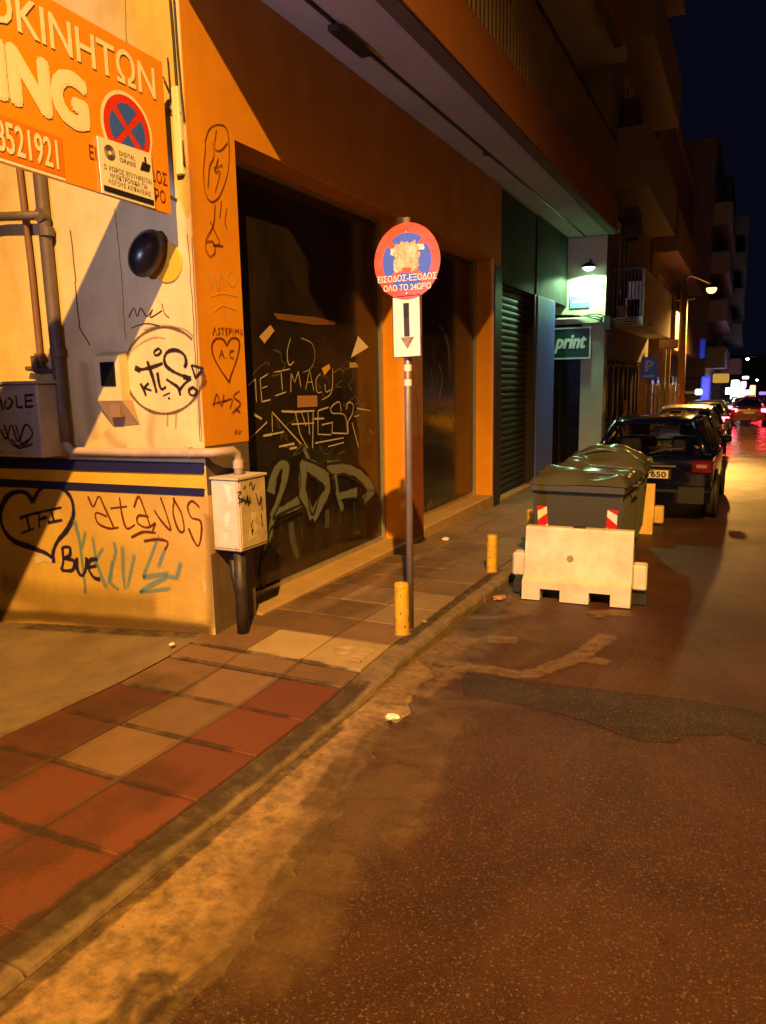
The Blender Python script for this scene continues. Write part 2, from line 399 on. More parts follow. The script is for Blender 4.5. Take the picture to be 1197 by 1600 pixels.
# ================================================================== SETTING: ground, road, pavement
def hs(y):                      # height of the paving above the road
    if y < 3.3: return 0.030
    if y > 4.4: return 0.10
    t = (y-3.3)/1.1; t = t*t*(3-2*t); return 0.030+0.070*t
def rough_line(pts, step=0.07, amp=0.015, seed=1):
    rr = random.Random(seed); out = []
    for (a, b) in zip(pts[:-1], pts[1:]):
        a = Vector(a); b = Vector(b); n = max(1, int((b-a).length/step))
        if (b-a).length > 6: n = 1
        for i in range(n):
            p = a.lerp(b, i/n)
            if i > 0 or len(out) > 0: p = p+Vector((rr.uniform(-amp, amp), rr.uniform(-amp, amp)))
            out.append(p)
    out.append(Vector(pts[-1])); return out
def sheet(name, poly, h, mat, thick=0.0, parent=None):
    bm = bmesh.new()
    hf = h if callable(h) else (lambda x, y: ground(y)+h)
    vs_ = [bm.verts.new((p[0], p[1], hf(p[0], p[1]))) for p in poly]
    f = bm.faces.new(vs_)
    if f.normal.z == 0: bm.normal_update()
    if thick:
        r = bmesh.ops.extrude_edge_only(bm, edges=bm.edges[:])
        for v in [g for g in r['geom'] if isinstance(g, bmesh.types.BMVert)]: v.co.z -= thick
    bmesh.ops.triangulate(bm, faces=[fc for fc in bm.faces if len(fc.verts) > 4])
    bmesh.ops.recalc_face_normals(bm, faces=bm.faces)
    bm.normal_update()
    up = sum(fc.normal.z*fc.calc_area() for fc in bm.faces)
    if up < 0: bmesh.ops.reverse_faces(bm, faces=bm.faces)
    me = bpy.data.meshes.new(name); bm.to_mesh(me); bm.free(); me.materials.append(mat)
    o = bpy.data.objects.new(name, me); col.objects.link(o); WP[o.name] = (0,0,0)
    if parent: o.parent = parent
    return o

o = sheet('ground', [(-300, -60), (300, -60), (300, 900), (-300, 900)], -0.75, surf('bare_ground', (0.05, 0.045, 0.04), 0.9)); struct(o)
gut = sheet('gutter', [(-1.93, -15), (-0.9, -15), (-0.9, 5.2), (-1.93, 5.2)], 0.0, M_gutter); struct(gut)
edge = [(-1.45, -15), (-1.45, -1), (-1.42, 1.1), (-1.40, 1.4), (-1.37, 1.73), (-1.41, 2.03), (-1.47, 2.39), (-1.47, 2.66), (-1.57, 2.92), (-1.56, 3.10), (-1.66, 3.25), (-1.64, 3.45), (-1.60, 3.62), (-1.68, 3.8), (-1.73, 4.0), (-1.70, 4.2), (-1.80, 4.35), (-1.93, 4.5), (-1.935, 5.0), (-1.935, 170)]
road_poly = [(4.2, 170), (4.2, -15)]+[tuple(p) for p in rough_line(edge, 0.05, 0.018, 3)]
road = sheet('road', road_poly, 0.014, M_asph, 0.014); struct(road)
# asphalt patch across the road, a soft shadow along its far side painted in
tp = [on_g(*p, .018) for p in [(722,1062),(745,1053),(870,1069),(1000,1084),(1100,1096),(1197,1113)]]
bt = [on_g(*p, .018) for p in [(1197,1162),(1140,1147),(1068,1147),(1056,1160),(1000,1157),(950,1140),(900,1121),(815,1102),(725,1086)]]
up_ = [(p.x, p.y) for p in tp]+[(1.6, 4.62), (4.2, 4.9)]
dn2 = [(4.2, 4.35), (1.7, 4.12)]+[(p.x, p.y) for p in bt]
trench = sheet('road_patch_and_shade', [tuple(p) for p in rough_line(up_, 0.06, 0.008, 4)]+[tuple(p) for p in rough_line(dn2, 0.06, 0.014, 5)], 0.019, M_asph2, 0.004); struct(trench)
# sand, grime and cracks: soft-edged stains lying on the surfaces
def stain_mat(name, c, op=1.0, sc1=14, lo=.38, hi=.62):
    m, nt, b = new_mat(name)
    b.inputs['Base Color'].default_value = (*c, 1); b.inputs['Roughness'].default_value = .9
    at = N(nt, 'ShaderNodeAttribute', attribute_name='cover')
    pos = N(nt, 'ShaderNodeNewGeometry').outputs['Position']
    n1 = noise(nt, sc1, 7, .68, pos, .5)
    ad = N(nt, 'ShaderNodeMath', operation='ADD'); nt.links.new(n1.outputs['Fac'], ad.inputs[0])
    sb = N(nt, 'ShaderNodeMath', operation='MULTIPLY_ADD'); nt.links.new(at.outputs['Fac'], sb.inputs[0]); sb.inputs[1].default_value = .5; sb.inputs[2].default_value = -.36
    nt.links.new(sb.outputs[0], ad.inputs[1])
    r = ramp(nt, [(lo, 0.0), (hi, op)], ad.outputs[0]); nt.links.new(r.outputs[0], b.inputs['Alpha'])
    c2 = mixc(nt, noise(nt, 60, 3, .6, pos).outputs['Fac'], tuple(x*.6 for x in c), tuple(min(1, x*1.4) for x in c)); nt.links.new(c2, b.inputs['Base Color'])
    MATS[name] = m; return m
def ground_stain(name, mat, strokes, hf):
    v = []; f = []; cov = []
    for (wd, pts) in strokes:
        P = smooth_pts([Vector((p[0], p[1], 0)) for p in pts], n=8); n = len(P); b = len(v)
        for i, p in enumerate(P):
            t = (P[min(i+1, n-1)]-P[max(0, i-1)]).normalized(); sd = Vector((-t.y, t.x, 0)); e = min(1.0, min(i, n-1-i)/3.0)
            for u, a in ((-1, 0), (-.5, 1), (.5, 1), (1, 0)):
                q = p+sd*(u*wd/2); v.append((q.x, q.y, hf(q.x, q.y)+.0004*(len(v) % 3 == 9))); cov.append(a*e)
        for i in range(n-1):
            for j in range(3): f.append((b+i*4+j, b+i*4+j+1, b+(i+1)*4+j+1, b+(i+1)*4+j))
    me = bpy.data.meshes.new(name); me.from_pydata(v, [], f)
    at = me.attributes.new('cover', 'FLOAT', 'POINT'); at.data.foreach_set('value', cov); me.materials.append(mat)
    o = bpy.data.objects.new(name, me); col.objects.link(o); o['kind'] = 'stuff'; return o
def gpx(*pts, h=.02): return [tuple(on_g(x, y, h))[:2] for (x, y) in pts]
S_sand = stain_mat('stain_sand', (.25, .155, .085), .72, 13, .38, .86); S_grime = stain_mat('stain_grime', (.040, .024, .014), .62, 8, .40, .74); S_dustlight = stain_mat('stain_dust', (.16, .095, .05), .55, 5, .36, .8)
rz_ = lambda e: (lambda x, y: ground(y)+.0225+e)
ground_stain('sand_drift', S_sand, [(.38, gpx((590,1102),(620,1075),(655,1045),(700,1012),(735,992))), (.30, gpx((640,1092),(672,1070),(700,1050),(722,1030)))], rz_(0))
ground_stain('sand_streak', S_sand, [(.20, gpx((700,1046),(760,1046),(820,1055),(868,1040),(905,1030),(960,1038))), (.22, gpx((870,1042),(910,1022),(935,1005),(955,990)))], rz_(.0008))
ground_stain('sand_spot', S_sand, [(.24, gpx((755,1000),(785,1000),(815,1001)))], rz_(.0014))
ground_stain('sand_spill', S_sand, [(.26, gpx((915,962),(950,958),(995,960)))], rz_(.0018))
ground_stain('dust_film', S_dustlight, [(.7, gpx((640,1110),(560,1230),(470,1360),(330,1590))), (.5, gpx((700,1100),(640,1210),(560,1350)))], rz_(.0022))
ground_stain('gutter_grime', S_grime, [(.17, [(-1.44, .9), (-1.42, 1.4), (-1.39, 1.73), (-1.43, 2.03), (-1.49, 2.39), (-1.50, 2.66), (-1.58, 2.92), (-1.67, 3.25), (-1.66, 3.5)]), (.22, [(-1.55, 1.1), (-1.52, 1.4), (-1.58, 1.6)]), (.2, [(-1.60, 2.5), (-1.64, 2.8), (-1.70, 3.1)])], lambda x, y: ground(y)+.004)
ground_stain('gutter_grime', S_grime, [(.11, [(-1.90, .4), (-1.90, 1.2), (-1.89, 2.0), (-1.90, 2.8), (-1.90, 3.5)])], lambda x, y: ground(y)+.005)

pave = sheet('pavement', [(-3.46, -6), (-2.0, -6), (-2.0, 60), (-3.46, 60)], lambda x, y: ground(y)+0.02, M_bed); struct(pave)
# paving bed follows the ramped kerb: raise it with short strips
bm = bmesh.new()
ys = [-6, 3.3]+[3.3+i*0.11 for i in range(1, 11)]+[60]
prev = None
for y in ys:
    a = bm.verts.new((-3.46, y, ground(y)+hs(y)-0.014)); b = bm.verts.new((-2.06, y, ground(y)+hs(y)-0.014))
    if prev: bm.faces.new((prev[0], prev[1], b, a))
    prev = (a, b)
me = pave.data; bm.normal_update(); bm.to_mesh(me); bm.free()

def tile_mesh(name, mat, wx, wy, ribs=0, t=0.045):
    m = MB(); g = 0.005; x0, x1, y0, y1 = -wx/2+g, wx/2-g, -wy/2+.009, wy/2-.009
    if not ribs: m.box(x0, x1, y0, y1, -t, 0, 0.005)
    else:
        m.box(x0, x1, y0, y1, -t, -.006, .003)
        n = ribs; w_ = (x1-x0)*2/n
        for i in range(n):                     # diagonal ridges clipped to the tile
            c = -(x1-x0)+(i+.5)*w_; P = []
            for d in (c-w_*.28, c+w_*.28):
                lo = max(x0, y0+d); hi = min(x1, y1+d)
                P.append((lo, hi, d))
            if P[0][1]-P[0][0] < .01 or P[1][1]-P[1][0] < .01: continue
            (a0, a1, d0), (b0, b1, d1) = P
            q = [(a0, a0-d0), (a1, a1-d0), (b1, b1-d1), (b0, b0-d1)]
            m.prism(q, 2, -.0061, 0)
    me = m.mesh(name); me.materials.append(mat); return me
TS = 0.45
XC = [-3.21, -2.76, -2.31]
tcache = {}
def put_tile(x, y, mat, ly=TS, ribs=0):
    k = (mat.name, round(ly, 3), ribs)
    if k not in tcache: tcache[k] = tile_mesh('paving_tile', mat, TS, ly, ribs)
    o = bpy.data.objects.new('paving_tile', tcache[k]); col.objects.link(o); o.parent = pave
    dz = (hs(y+ly/2)-hs(y-ly/2))/ly
    o.location = (x, y, ground(y)+hs(y)+R_.uniform(-0.0025, 0.0025))
    o.rotation_euler = (math.atan(-SLOPE+dz)+R_.uniform(-.006, .006), R_.uniform(-.006, .006), R_.uniform(-.006, .006))
    return o
r0 = [(-0.33+0.45*i) for i in range(9)]       # rows before the yellow tiles (row joints 1.47, 1.92, 2.37 ...)
for y0 in r0:
    for c, x in enumerate(XC):
        ly = TS
        yc = y0+TS/2
        if yc > 3.75: continue
        if c == 0: mt = M_tile_dark if 1.9 < yc < 3.3 else (M_tile_tan if yc > 3.3 else M_tile_red)
        elif c == 1: mt = M_tile_tan if yc > 2.35 else M_tile_red
        else: mt = M_tile_red
        put_tile(x, yc, mt, ly, 34 if (c == 2 and yc < 1.9) or yc < 1.0 else 0)
for c, x in enumerate(XC):                   # short row, then the two yellow tiles
    put_tile(x, 3.835, [M_tile_tan, M_tile_tan, M_tile_brown][c], 0.225)
    put_tile(x, 4.18, [M_tile_brown, M_tile_yel, M_tile_yel][c])
rr = random.Random(5)
for r in range(24):
    yc = 4.63+0.45*r
    for c, x in enumerate(XC):
        u = rr.random()
        mt = M_tile_brown if u < 0.86 else M_tile_tan
        if (r, c) in ((1, 2), (2, 1), (2, 2)): mt = M_tile_light
        if r == 0: mt = [M_tile_brown, M_tile_brown, M_tile_tan][c]
        put_tile(x, yc, mt)
# embossed lid pattern on the yellow service tile
m = MB()
zc = ground(4.18)+hs(4.18)+0.004
for (cx, cy, r) in [(-2.33, 4.2, 0.075), (-2.33, 4.2, 0.05)]:
    pts = [(cx+r*math.cos(a*math.pi/12), cy+r*math.sin(a*math.pi/12), zc) for a in range(25)]
    m.tube(pts, 0.004, 5)
for k in range(4): m.box(-2.24, -2.14, 4.05+k*0.07, 4.08+k*0.07, zc-0.003, zc+0.004)
m.build('embossed_mark', M_tile_yel, pave)
# kerbstones
kc = 0
y = -6.0
while y < 58:
    L = 0.92; y1 = y+L
    h0, h1 = hs(y)-0.004+R_.uniform(-.004, .004), hs(y1)-0.004
    xo = -1.92+R_.uniform(-.008, .008)
    m = MB()
    g = 0.005
    for yy in (y+g, y1-g): pass
    def ring(yy, h):
        z = ground(yy)
        return [(-2.083, yy, z-0.1), (-2.083, yy, z+h-0.006), (-2.076, yy, z+h), (xo-0.028, yy, z+h), (xo-0.010, yy, z+h-0.008), (xo, yy, z+h-0.028), (xo+0.006, yy, z-0.1)]
    n_s = 5; rings = []
    for i in range(n_s+1):
        yy = y+g+(L-2*g)*i/n_s
        rings.append([(p[0]+(R_.uniform(-.004, .004) if p[0] > -2.0 else 0), p[1], p[2]+(R_.uniform(-.003, .003) if p[0] > -2.0 else 0)) for p in ring(yy, hs(yy)-0.004)])
    vv = [p for rg in rings for p in rg]; k = 7; ff = []
    for i in range(n_s):
        for j in range(k-1): ff.append((i*k+j, i*k+j+1, (i+1)*k+j+1, (i+1)*k+j))
    ff += [tuple(range(k)), tuple(range(n_s*k, n_s*k+k))[::-1]]
    m.add(vv, ff)
    m.build('kerbstone', M_kerb, pave)
    y += L
S_heavy = stain_mat('stain_heavy', (.042, .025, .015), .72, 9, .36, .72)
ground_stain('kerb_grime', S_heavy, [(.21, [(-2.07, .2), (-2.06, 1.2), (-2.03, 1.8), (-2.01, 2.4), (-2.01, 3.0), (-2.02, 3.5), (-2.02, 3.9)]), (.12, [(-2.05, 4.3), (-2.05, 5.0), (-2.06, 6.0), (-2.05, 7.0)])], lambda x, y: ground(y)+hs(y)+.006)
hp_ = lambda e: (lambda x, y: ground(y)+hs(y)+e)
for jj in range(8):                            # dirt packed in and around the joints of the paving
    yj = 1.02+.45*jj if jj < 7 else 3.95
    if yj > 3.9 and jj < 7: continue
    ground_stain('joint_dirt', S_grime, [(.075, [(-3.42, yj+R_.uniform(-.01, .01)), (-3.0, yj), (-2.55, yj+R_.uniform(-.01, .01)), (-2.1, yj)])], hp_(.0045))
for xj in (-2.985, -2.535):
    ground_stain('joint_sand', S_dustlight, [(.06, [(xj, .8), (xj+.004, 1.7), (xj-.004, 2.6), (xj, 3.4), (xj, 4.0)])], hp_(.0052))
S_faint = stain_mat('stain_faint', (.055, .03, .018), .38, 6, .36, .85)
ground_stain('tile_soiling', S_faint, [(.7, [(-3.3, 1.2), (-3.15, 2.0), (-3.2, 2.9), (-3.1, 3.6)]), (.5, [(-2.6, 1.3), (-2.4, 2.0), (-2.35, 2.7)]), (.5, [(-2.9, 4.6), (-2.7, 5.6), (-2.8, 6.8), (-2.6, 8.0)]), (.35, [(-3.25, 4.75), (-3.2, 6.0), (-3.22, 7.4)])], hp_(.0058))
ground_stain('wall_foot_grime', S_grime, [(.22, [(-3.40, 4.10), (-3.9, 4.08), (-4.5, 4.07), (-5.5, 4.05)])], lambda x, y: ground(y)+hs(y)+.004-(-3.44-x)*.083)
drive = sheet('driveway', [(-3.44, -4), (-3.44, 3.3), (-3.44, 3.7), (-3.44, 4.0), (-3.44, 4.2), (-10, 4.2), (-10, -4)],
              lambda x, y: ground(y)+hs(y)-0.004-(-3.44-x)*0.083, M_drive); struct(drive)
bpy.context.view_layer.update()
# the far pavement across the street
opp = MB(); opp.prism([(4.2, -0.2), (4.2, 0.12), (4.23, 0.14), (7.0, 0.14), (7.0, -0.2)], 1, 0, 1)
me = opp.mesh('pavement_across'); me.materials.append(M_kerb)
for v in me.vertices: v.co.y = -15+v.co.y*185; v.co.z += ground(v.co.y)
o = bpy.data.objects.new('pavement_across', me); col.objects.link(o); struct(o)

# ================================================================== CORNER BUILDING
XF = -3.35; YW = 4.13
A = thing('corner_building', (XF, YW, 0), 'orange and cream corner building with graffiti covered shop windows and a long balcony', 'building')
side = MB().box(-10, -3.355, YW, 4.45, -0.9, 16).build('side_wall', M_cream, A)
def wall_strip(name, tl, tr, br, bl, mat, t0, t1, parent):
    P = [on_y(YW, *p) for p in (tl, tr, br, bl)]
    # extend to the left with the same slope
    def ext(a, b):
        d = (b-a); return a-d*(4.0/d.length)
    P[0], P[3] = ext(P[0], P[1]), ext(P[3], P[2])
    m = MB(); v = [(p.x, YW-t1, p.z) for p in P]+[(p.x, YW-t0, p.z) for p in P]
    m.add(v, [(0,1,2,3), (7,6,5,4), (0,4,5,1), (1,5,6,2), (2,6,7,3), (3,7,4,0)])
    return m.build(name, mat, parent)
dado = wall_strip('dado', (0,759), (326,775), (335.5,1020), (0,1050), M_ochre, -0.05, 0.006, A)
wall_strip('yellow_band', (0,730), (321,739), (322,764), (0,749), M_yellow, -0.05, 0.008, A)
wall_strip('blue_stripe', (0,715), (319,723), (320,740), (0,731), M_blue, -0.05, 0.022, A)
wall_strip('blue_stripe', (0,748), (320,763), (320,775), (0,760), M_blue, -0.05, 0.014, A)
MB().box(-3.7, -3.353, YW+0.004, 4.64, -0.4, 1.375).build('pillar_base', M_pillar, A)
strip = MB().box(-3.41, XF, YW+0.004, 4.645, 1.375, 3.488).build('orange_pilaster', M_orange, A)
fascia = MB().box(-3.66, XF, YW+0.004, 11.07, 3.488, 4.54).build('fascia', M_orange, A)
def shop_window(y0, y1, ztop, zbot):
    fr = MB()
    x = -3.65
    fr.box(x, x+.045, y1-.045, y1-.001, zbot, ztop); fr.box(x, x+.045, y0+.001, y0+.045, zbot, ztop)
    fr.box(x, x+.04, y0+.045, y1-.045, ztop-.04, ztop); fr.box(x, x+.04, y0+.045, y1-.045, zbot, zbot+.04)
    f = fr.build('shop_window', M_frame, A)
    p = MB().box(x-.02, x+.006, y0+.04, y1-.04, zbot+.035, ztop-.035).build('pane', M_glass, f)
    return f, p
w1, pane1 = shop_window(4.64, 7.55, 3.487, 0.03)
w2, pane2 = shop_window(8.04, 10.73, 3.487, 0.08)
MB().box(-3.70, -3.305, 4.645, 7.60, -0.5, 0.03, 0.006).build('window_sill', M_sill, A)
MB().box(-3.70, -3.335, 8.045, 10.76, -0.6, 0.08, 0.006).build('window_sill', M_sill, A)
colm = MB().box(-3.70, XF, 7.55, 8.04, -0.6, 3.488).build('column', M_orange, A)
MB().box(-3.70, XF, 10.73, 11.06, -0.6, 3.488).build('column', M_orange, A)
MB().box(XF+.0005, XF+.02, 10.74, 11.05, -.15, 3.40).build('added_shade_panel', M_darkmetal, A)  # added dark panel standing in for shade on this column's street face
MB().box(-3.72, -3.66, 4.5, 11.0, -0.6, 4.54).build('back_wall', M_pan, A)
# shuttered bay and blue pilaster further along
MB().box(-3.60, -3.40, 11.075, 13.28, 3.22, 4.54).build('header_panel', M_pan, A)
MB().box(-3.60, -3.37, 11.075, 11.20, -0.7, 3.22).build('shutter_post', M_darkmetal, A)
MB().box(-3.60, -3.37, 13.15, 13.28, -0.7, 3.22).build('shutter_post', M_darkmetal, A)
sh = MB().box(-3.58, -3.53, 11.2, 13.15, -0.7, 3.22).build('roller_shutter', M_darkmetal, A)
sl = MB(); sl.prism([(-3.53, 0.0), (-3.505, 0.012), (-3.495, 0.05), (-3.505, 0.086), (-3.53, 0.098)], 1, 11.21, 13.14)
me = sl.mesh('slat', (XF, YW, 0)); me.materials.append(M_shutter)
for i in range(34):
    o = bpy.data.objects.new('slat', me); col.objects.link(o); o.parent = sh; o.location = (0, 0, -0.12+i*0.1-0.0)
    WP[o.name] = WP[A.name]
MB().box(-3.62, -3.34, 11.08, 13.28, -0.8, -0.06).build('shutter_step', M_sill, A)
MB().box(-3.70, XF, 13.28, 14.60, -0.8, 3.22, 0.01).build('pilaster', M_bluepil, A)
MB().box(-3.75, -3.38, 13.281, 15.74, 3.22, 4.54).build('header_panel', M_pan, A)
MB().box(-4.2, -4.0, 14.60, 15.74, -0.8, 4.54).build('recess_wall', M_pan, A)
MB().box(-10, -3.36, 4.46, 15.74, 4.545, 16).build('upper_wall', surf('upper_plaster', (0.42, 0.38, 0.31), 0.8, 0.4, None, 1.5, True), A)
MB().box(-10, -3.73, 4.46, 15.74, -0.9, 4.54).build('inner_mass', M_pan, A)
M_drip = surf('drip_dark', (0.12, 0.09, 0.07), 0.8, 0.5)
def balcony(z, y0, y1, ye, parent, xi, xo, bars=True, drop=.23, panel_h=0.30):
    """soffit slab with a downstand edge beam; orange panel on the beam, railing above"""
    MB().box(xi+0.002, xo-.12, y0, ye, z, z+.16).build('balcony_slab', M_soffit, parent)
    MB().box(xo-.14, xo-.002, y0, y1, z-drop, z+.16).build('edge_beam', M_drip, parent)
    zt = z+.16+panel_h-.18
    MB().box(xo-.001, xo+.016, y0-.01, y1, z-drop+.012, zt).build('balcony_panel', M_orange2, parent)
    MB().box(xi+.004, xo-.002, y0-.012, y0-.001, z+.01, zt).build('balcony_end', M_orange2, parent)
    if bars:
        rl = MB().box(xo-.035, xo+.005, y0-.01, y1, zt+.92, zt+.96).box(xi, xo-.036, y0-.01, y0+.03, zt+.92, zt+.96).build('railing', M_darkmetal, parent)
        bme = MB().box(-.011, .011, -.011, .011, 0.0, .922).mesh('bar'); bme.materials.append(M_rail0)
        o0 = Vector(WP[parent.name])
        pos = [(xo-.015, y0+.02+i*.115) for i in range(int((y1-y0)/.115))]+[(xi+.1+.115*i, y0+.01) for i in range(int((xo-xi-.15)/.115))]
        for (bx, by) in pos:
            o = bpy.data.objects.new('railing_bar', bme); col.objects.link(o); o.parent = rl; o.location = Vector((bx, by, zt))-o0
M_rail0 = surf('rail_brown', (0.16, 0.10, 0.07), 0.55, 0.4)
balcony(4.54, 3.757, 14.45, 15.735, A, XF, -2.255)
balcony(7.6, 3.757, 14.45, 15.735, A, XF, -2.255, bars=False, panel_h=0.9)
balcony(10.7, 3.757, 14.45, 15.735, A, XF, -2.255, bars=False, panel_h=0.9)
# conduit and an unlit tube fitting on the soffit
m = MB().tube([(-3.035, 3.8, 4.528), (-3.035, 15.7, 4.528)], 0.016, 8).build('soffit_conduit', M_darkmetal, A)
MB().box(-3.085, -2.985, 5.55, 6.12, 4.465, 4.515, 0.01).build('unlit_tube_fitting', M_darkmetal, A)
MB().box(-3.06, -3.01, 9.3, 9.4, 4.49, 4.522).build('junction_box', M_darkmetal, A)
# corner trunking, cables and cracks on the cream wall
cb = MB()
def wcurve(mb, pts, r, dy=0.012, n=6):
    W = smooth_pts([on_y(YW-dy, *p) for p in pts]); mb.tube(W, r, n)
wcurve(cb, [(266,0),(271,60),(276,130),(282,200),(288,260)], 0.009); wcurve(cb, [(272,0),(277,70),(283,140),(288,190)], 0.007)
wcurve(cb, [(262,90),(266,150),(262,165)], 0.005, .02)
wcurve(cb, [(255,120),(270,152),(280,156)], 0.004, .02); wcurve(cb, [(258,165),(270,176),(282,177)], 0.004, .02)
cb.build('corner_cables', M_cable, A, smooth=True)
P1, P2 = on_y(YW-.01, 303, 130), on_y(YW-.01, 308, 270)
MB().box(-3.43, -3.375, YW-.035, YW-.002, P2.z, P1.z, 0.006).build('white_trunking', M_white, A)
ck = MB()
def crack(pts, r=0.004):
    for a, b in zip(pts[:-1], pts[1:]):
        k = 3; seq = [(a[0]+(b[0]-a[0])*t/k+R_.uniform(-.9, .9), a[1]+(b[1]-a[1])*t/k) for t in range(k+1)]
        W = [on_y(YW-.0005, *p) for p in seq]; ck.tube(W, r, 4)
crack([(292,365),(297,420),(301,480),(305,560),(311,640),(313,690)], .0035); crack([(299,370),(303,450),(309,560),(316,690)], .003)
crack([(195,0),(198,70)], .003); crack([(178,325),(184,370),(190,430),(193,490),(196,530)], .0028); crack([(110,360),(118,440),(124,510),(140,540)], .006)
crack([(0,890),(60,885),(120,905),(200,900),(280,915)], .002)
cko = ck.build('wall_cracks', M_crack, side); cko['kind'] = 'stuff'

# ------------------------------------------------------------------ graffiti on the side wall (traced strokes)
G_black = spray('spray_black', (0.014, 0.010, 0.008)); G_brown = spray('spray_brown', (0.085, 0.030, 0.012)); G_soft = spray('spray_soft_brown', (0.10, 0.05, 0.02), op=0.8)
G_navy = spray('spray_navy', (0.016, 0.012, 0.075)); G_teal = spray('spray_teal', (0.12, 0.30, 0.40), op=0.62); G_white = spray('marker_white', (0.62, 0.56, 0.45), op=0.85)
G_grey = spray('spray_grey', (0.16, 0.19, 0.19), op=0.9); G_red = spray('marker_red_brown', (0.12, 0.022, 0.01)); G_fade = spray('spray_faded', (0.70, 0.42, 0.14), op=0.55)
ZS = (180, 500, 7.481)
circ = [(578+462*math.cos(a*math.pi/16), 590+505*math.sin(a*math.pi/16)) for a in range(32)]
graffiti('graffiti_circle', side, G_soft, 'y', YW, ZS, [(46, circ[:29]), (30, [(140,480),(200,360),(330,260),(470,205),(600,220)], 'f'), (40, [(330,120),(420,90),(560,70),(700,80),(830,120),(920,200)], 'f'), (30, [(620,1080),(615,1180),(612,1250)], 'f'), (34, [(720,1070),(715,1190),(712,1280)], 'f')], soft=0.6)
graffiti('graffiti_tag', side, G_black, 'y', YW, ZS, [
    (34, [(505,335),(460,370),(470,410),(510,405),(540,365),(515,335)], 'c'),
    (46, [(235,570),(290,580),(400,560),(480,535),(560,505)]), (90, [(235,555),(300,590)], 'l'), (48, [(380,480),(410,570),(450,690),(490,850)]),
    (40, [(500,610),(515,720),(545,805),(600,780)]),
    (46, [(815,555),(835,500),(820,420),(760,365),(680,350),(610,380),(580,450),(600,530),(670,590),(770,640),(890,680)]), (60, [(800,660),(890,690)], 'l'),
    (44, [(890,680),(820,740),(770,800),(750,820)]), (40, [(600,690),(660,730),(740,790),(765,880)]),
    (36, [(895,525),(1035,568),(945,680),(895,525)], 'l'), (36, [(915,785),(870,815),(880,865),(930,880),(960,830),(915,785)], 'c'),
    (36, [(300,740),(340,810),(365,885)]), (34, [(395,735),(340,795)], 'l'), (34, [(335,790),(430,825)], 'l'),
    (24, [(565,885),(645,850)], 'l'), (34, [(630,900),(638,925)], 'l')], soft=0.25)
ZL = (0, 740, 3.5206)
graffiti('graffiti_heart', side, G_navy, 'y', YW-.006, ZL, [
    (34, [(185,160),(150,110),(95,100),(40,130),(8,200),(15,290),(70,365),(170,405),(250,435),(295,470)]),
    (32, [(185,155),(215,95),(270,60),(340,75),(395,140),(405,230),(370,310),(320,370),(295,430),(295,490)])], soft=0.3)
graffiti('graffiti_lettering', side, G_navy, 'y', YW-.006, ZL, [
    (18, [(110,245),(170,225),(340,185)], 'l'), (18, [(150,235),(165,310)]), (18, [(120,330),(190,300)], 'l'), (18, [(215,215),(220,300)]), (16, [(215,255),(260,240)], 'l'),
    (18, [(285,200),(300,260)]), (18, [(265,270),(345,255)], 'l'),
    (24, [(345,405),(350,480),(340,530)]), (24, [(345,405),(385,405),(385,450),(350,465)]), (24, [(350,465),(410,480),(400,530),(340,530)]),
    (24, [(425,460),(430,530),(455,560),(475,520),(480,460)]), (24, [(540,470),(500,475),(490,520),(520,570),(555,580)]), (20, [(490,515),(540,505)], 'l')], soft=0.3)
graffiti('graffiti_script', side, G_red, 'y', YW-.006, ZL, [
    (13, [(485,125),(515,180),(545,125),(575,180),(630,300)]), (13, [(590,235),(530,215),(540,270),(600,300),(655,295)]),
    (13, [(610,190),(700,180)], 'l'), (13, [(660,130),(675,230),(700,300),(745,280)]),
    (13, [(740,185),(765,125),(795,190),(830,290)]), (13, [(820,235),(765,230),(760,270),(810,295),(860,270)]), (13, [(855,275),(840,320)], 'l'),
    (13, [(885,130),(920,230),(940,310),(890,260),(850,200)]), (13, [(960,145),(955,220),(985,310),(1015,310),(1000,220),(960,145)], 'c'),
    (13, [(1100,185),(1060,150),(1035,180),(1055,240),(1105,260),(1110,330),(1095,395),(1070,370),(1040,300)]),
    (15, [(725,350),(790,320),(860,325)]), (15, [(795,370),(870,360),(925,375),(910,420)])], soft=0.25)
graffiti('graffiti_faded_script', side, G_teal, 'y', YW-.0065, ZL, [
    (30, [(410,250),(440,370),(470,620),(470,660)], 'l'), (30, [(475,310),(450,420)], 'l'), (28, [(510,335),(530,480),(590,640)], 'l'), (28, [(575,400),(510,500)], 'l'),
    (24, [(630,370),(640,430),(590,620)], 'l'), (26, [(620,470),(610,600),(660,640)], 'l'), (30, [(675,390),(680,560),(690,640)], 'l'), (30, [(745,430),(700,640)], 'l'),
    (30, [(880,330),(800,540),(790,570),(940,545)], 'l'), (28, [(915,400),(870,520)], 'l'), (32, [(930,560),(820,620),(770,650),(950,630)], 'l'), (30, [(1000,480),(975,570),(900,560)], 'l')], soft=0.4)
graffiti('damp_stain', side, spray('damp_brown', (.13, .075, .03), .8, .75), 'y', YW-.006, (0, 0, 1.0), [(46, [(-60,968),(0,964),(90,966),(180,976),(260,980),(334,984)], 'f'), (26, [(-60,962),(60,962),(150,970),(250,978),(334,986)]), (30, [(326,800),(331,880),(335,985)], 'f'), (60, [(0,905),(60,935),(150,940),(250,945)], 'f')], soft=.75)
graffiti('grime_stain', side, spray('grime_brown', (.20, .12, .05), .8, .45), 'y', YW-.0005, (0, 0, 1.0), [(26, [(283,150),(290,260),(297,400)], 'f'), (16, [(296,250),(302,380),(308,520),(314,680)], 'f'), (34, [(195,60),(200,140),(190,200)], 'f'), (30, [(130,560),(140,640),(150,690)], 'f'), (26, [(165,672),(178,690),(200,700)], 'f'), (22, [(240,640),(236,672),(238,700)], 'f'), (22, [(262,645),(263,690)], 'f')], soft=.8)
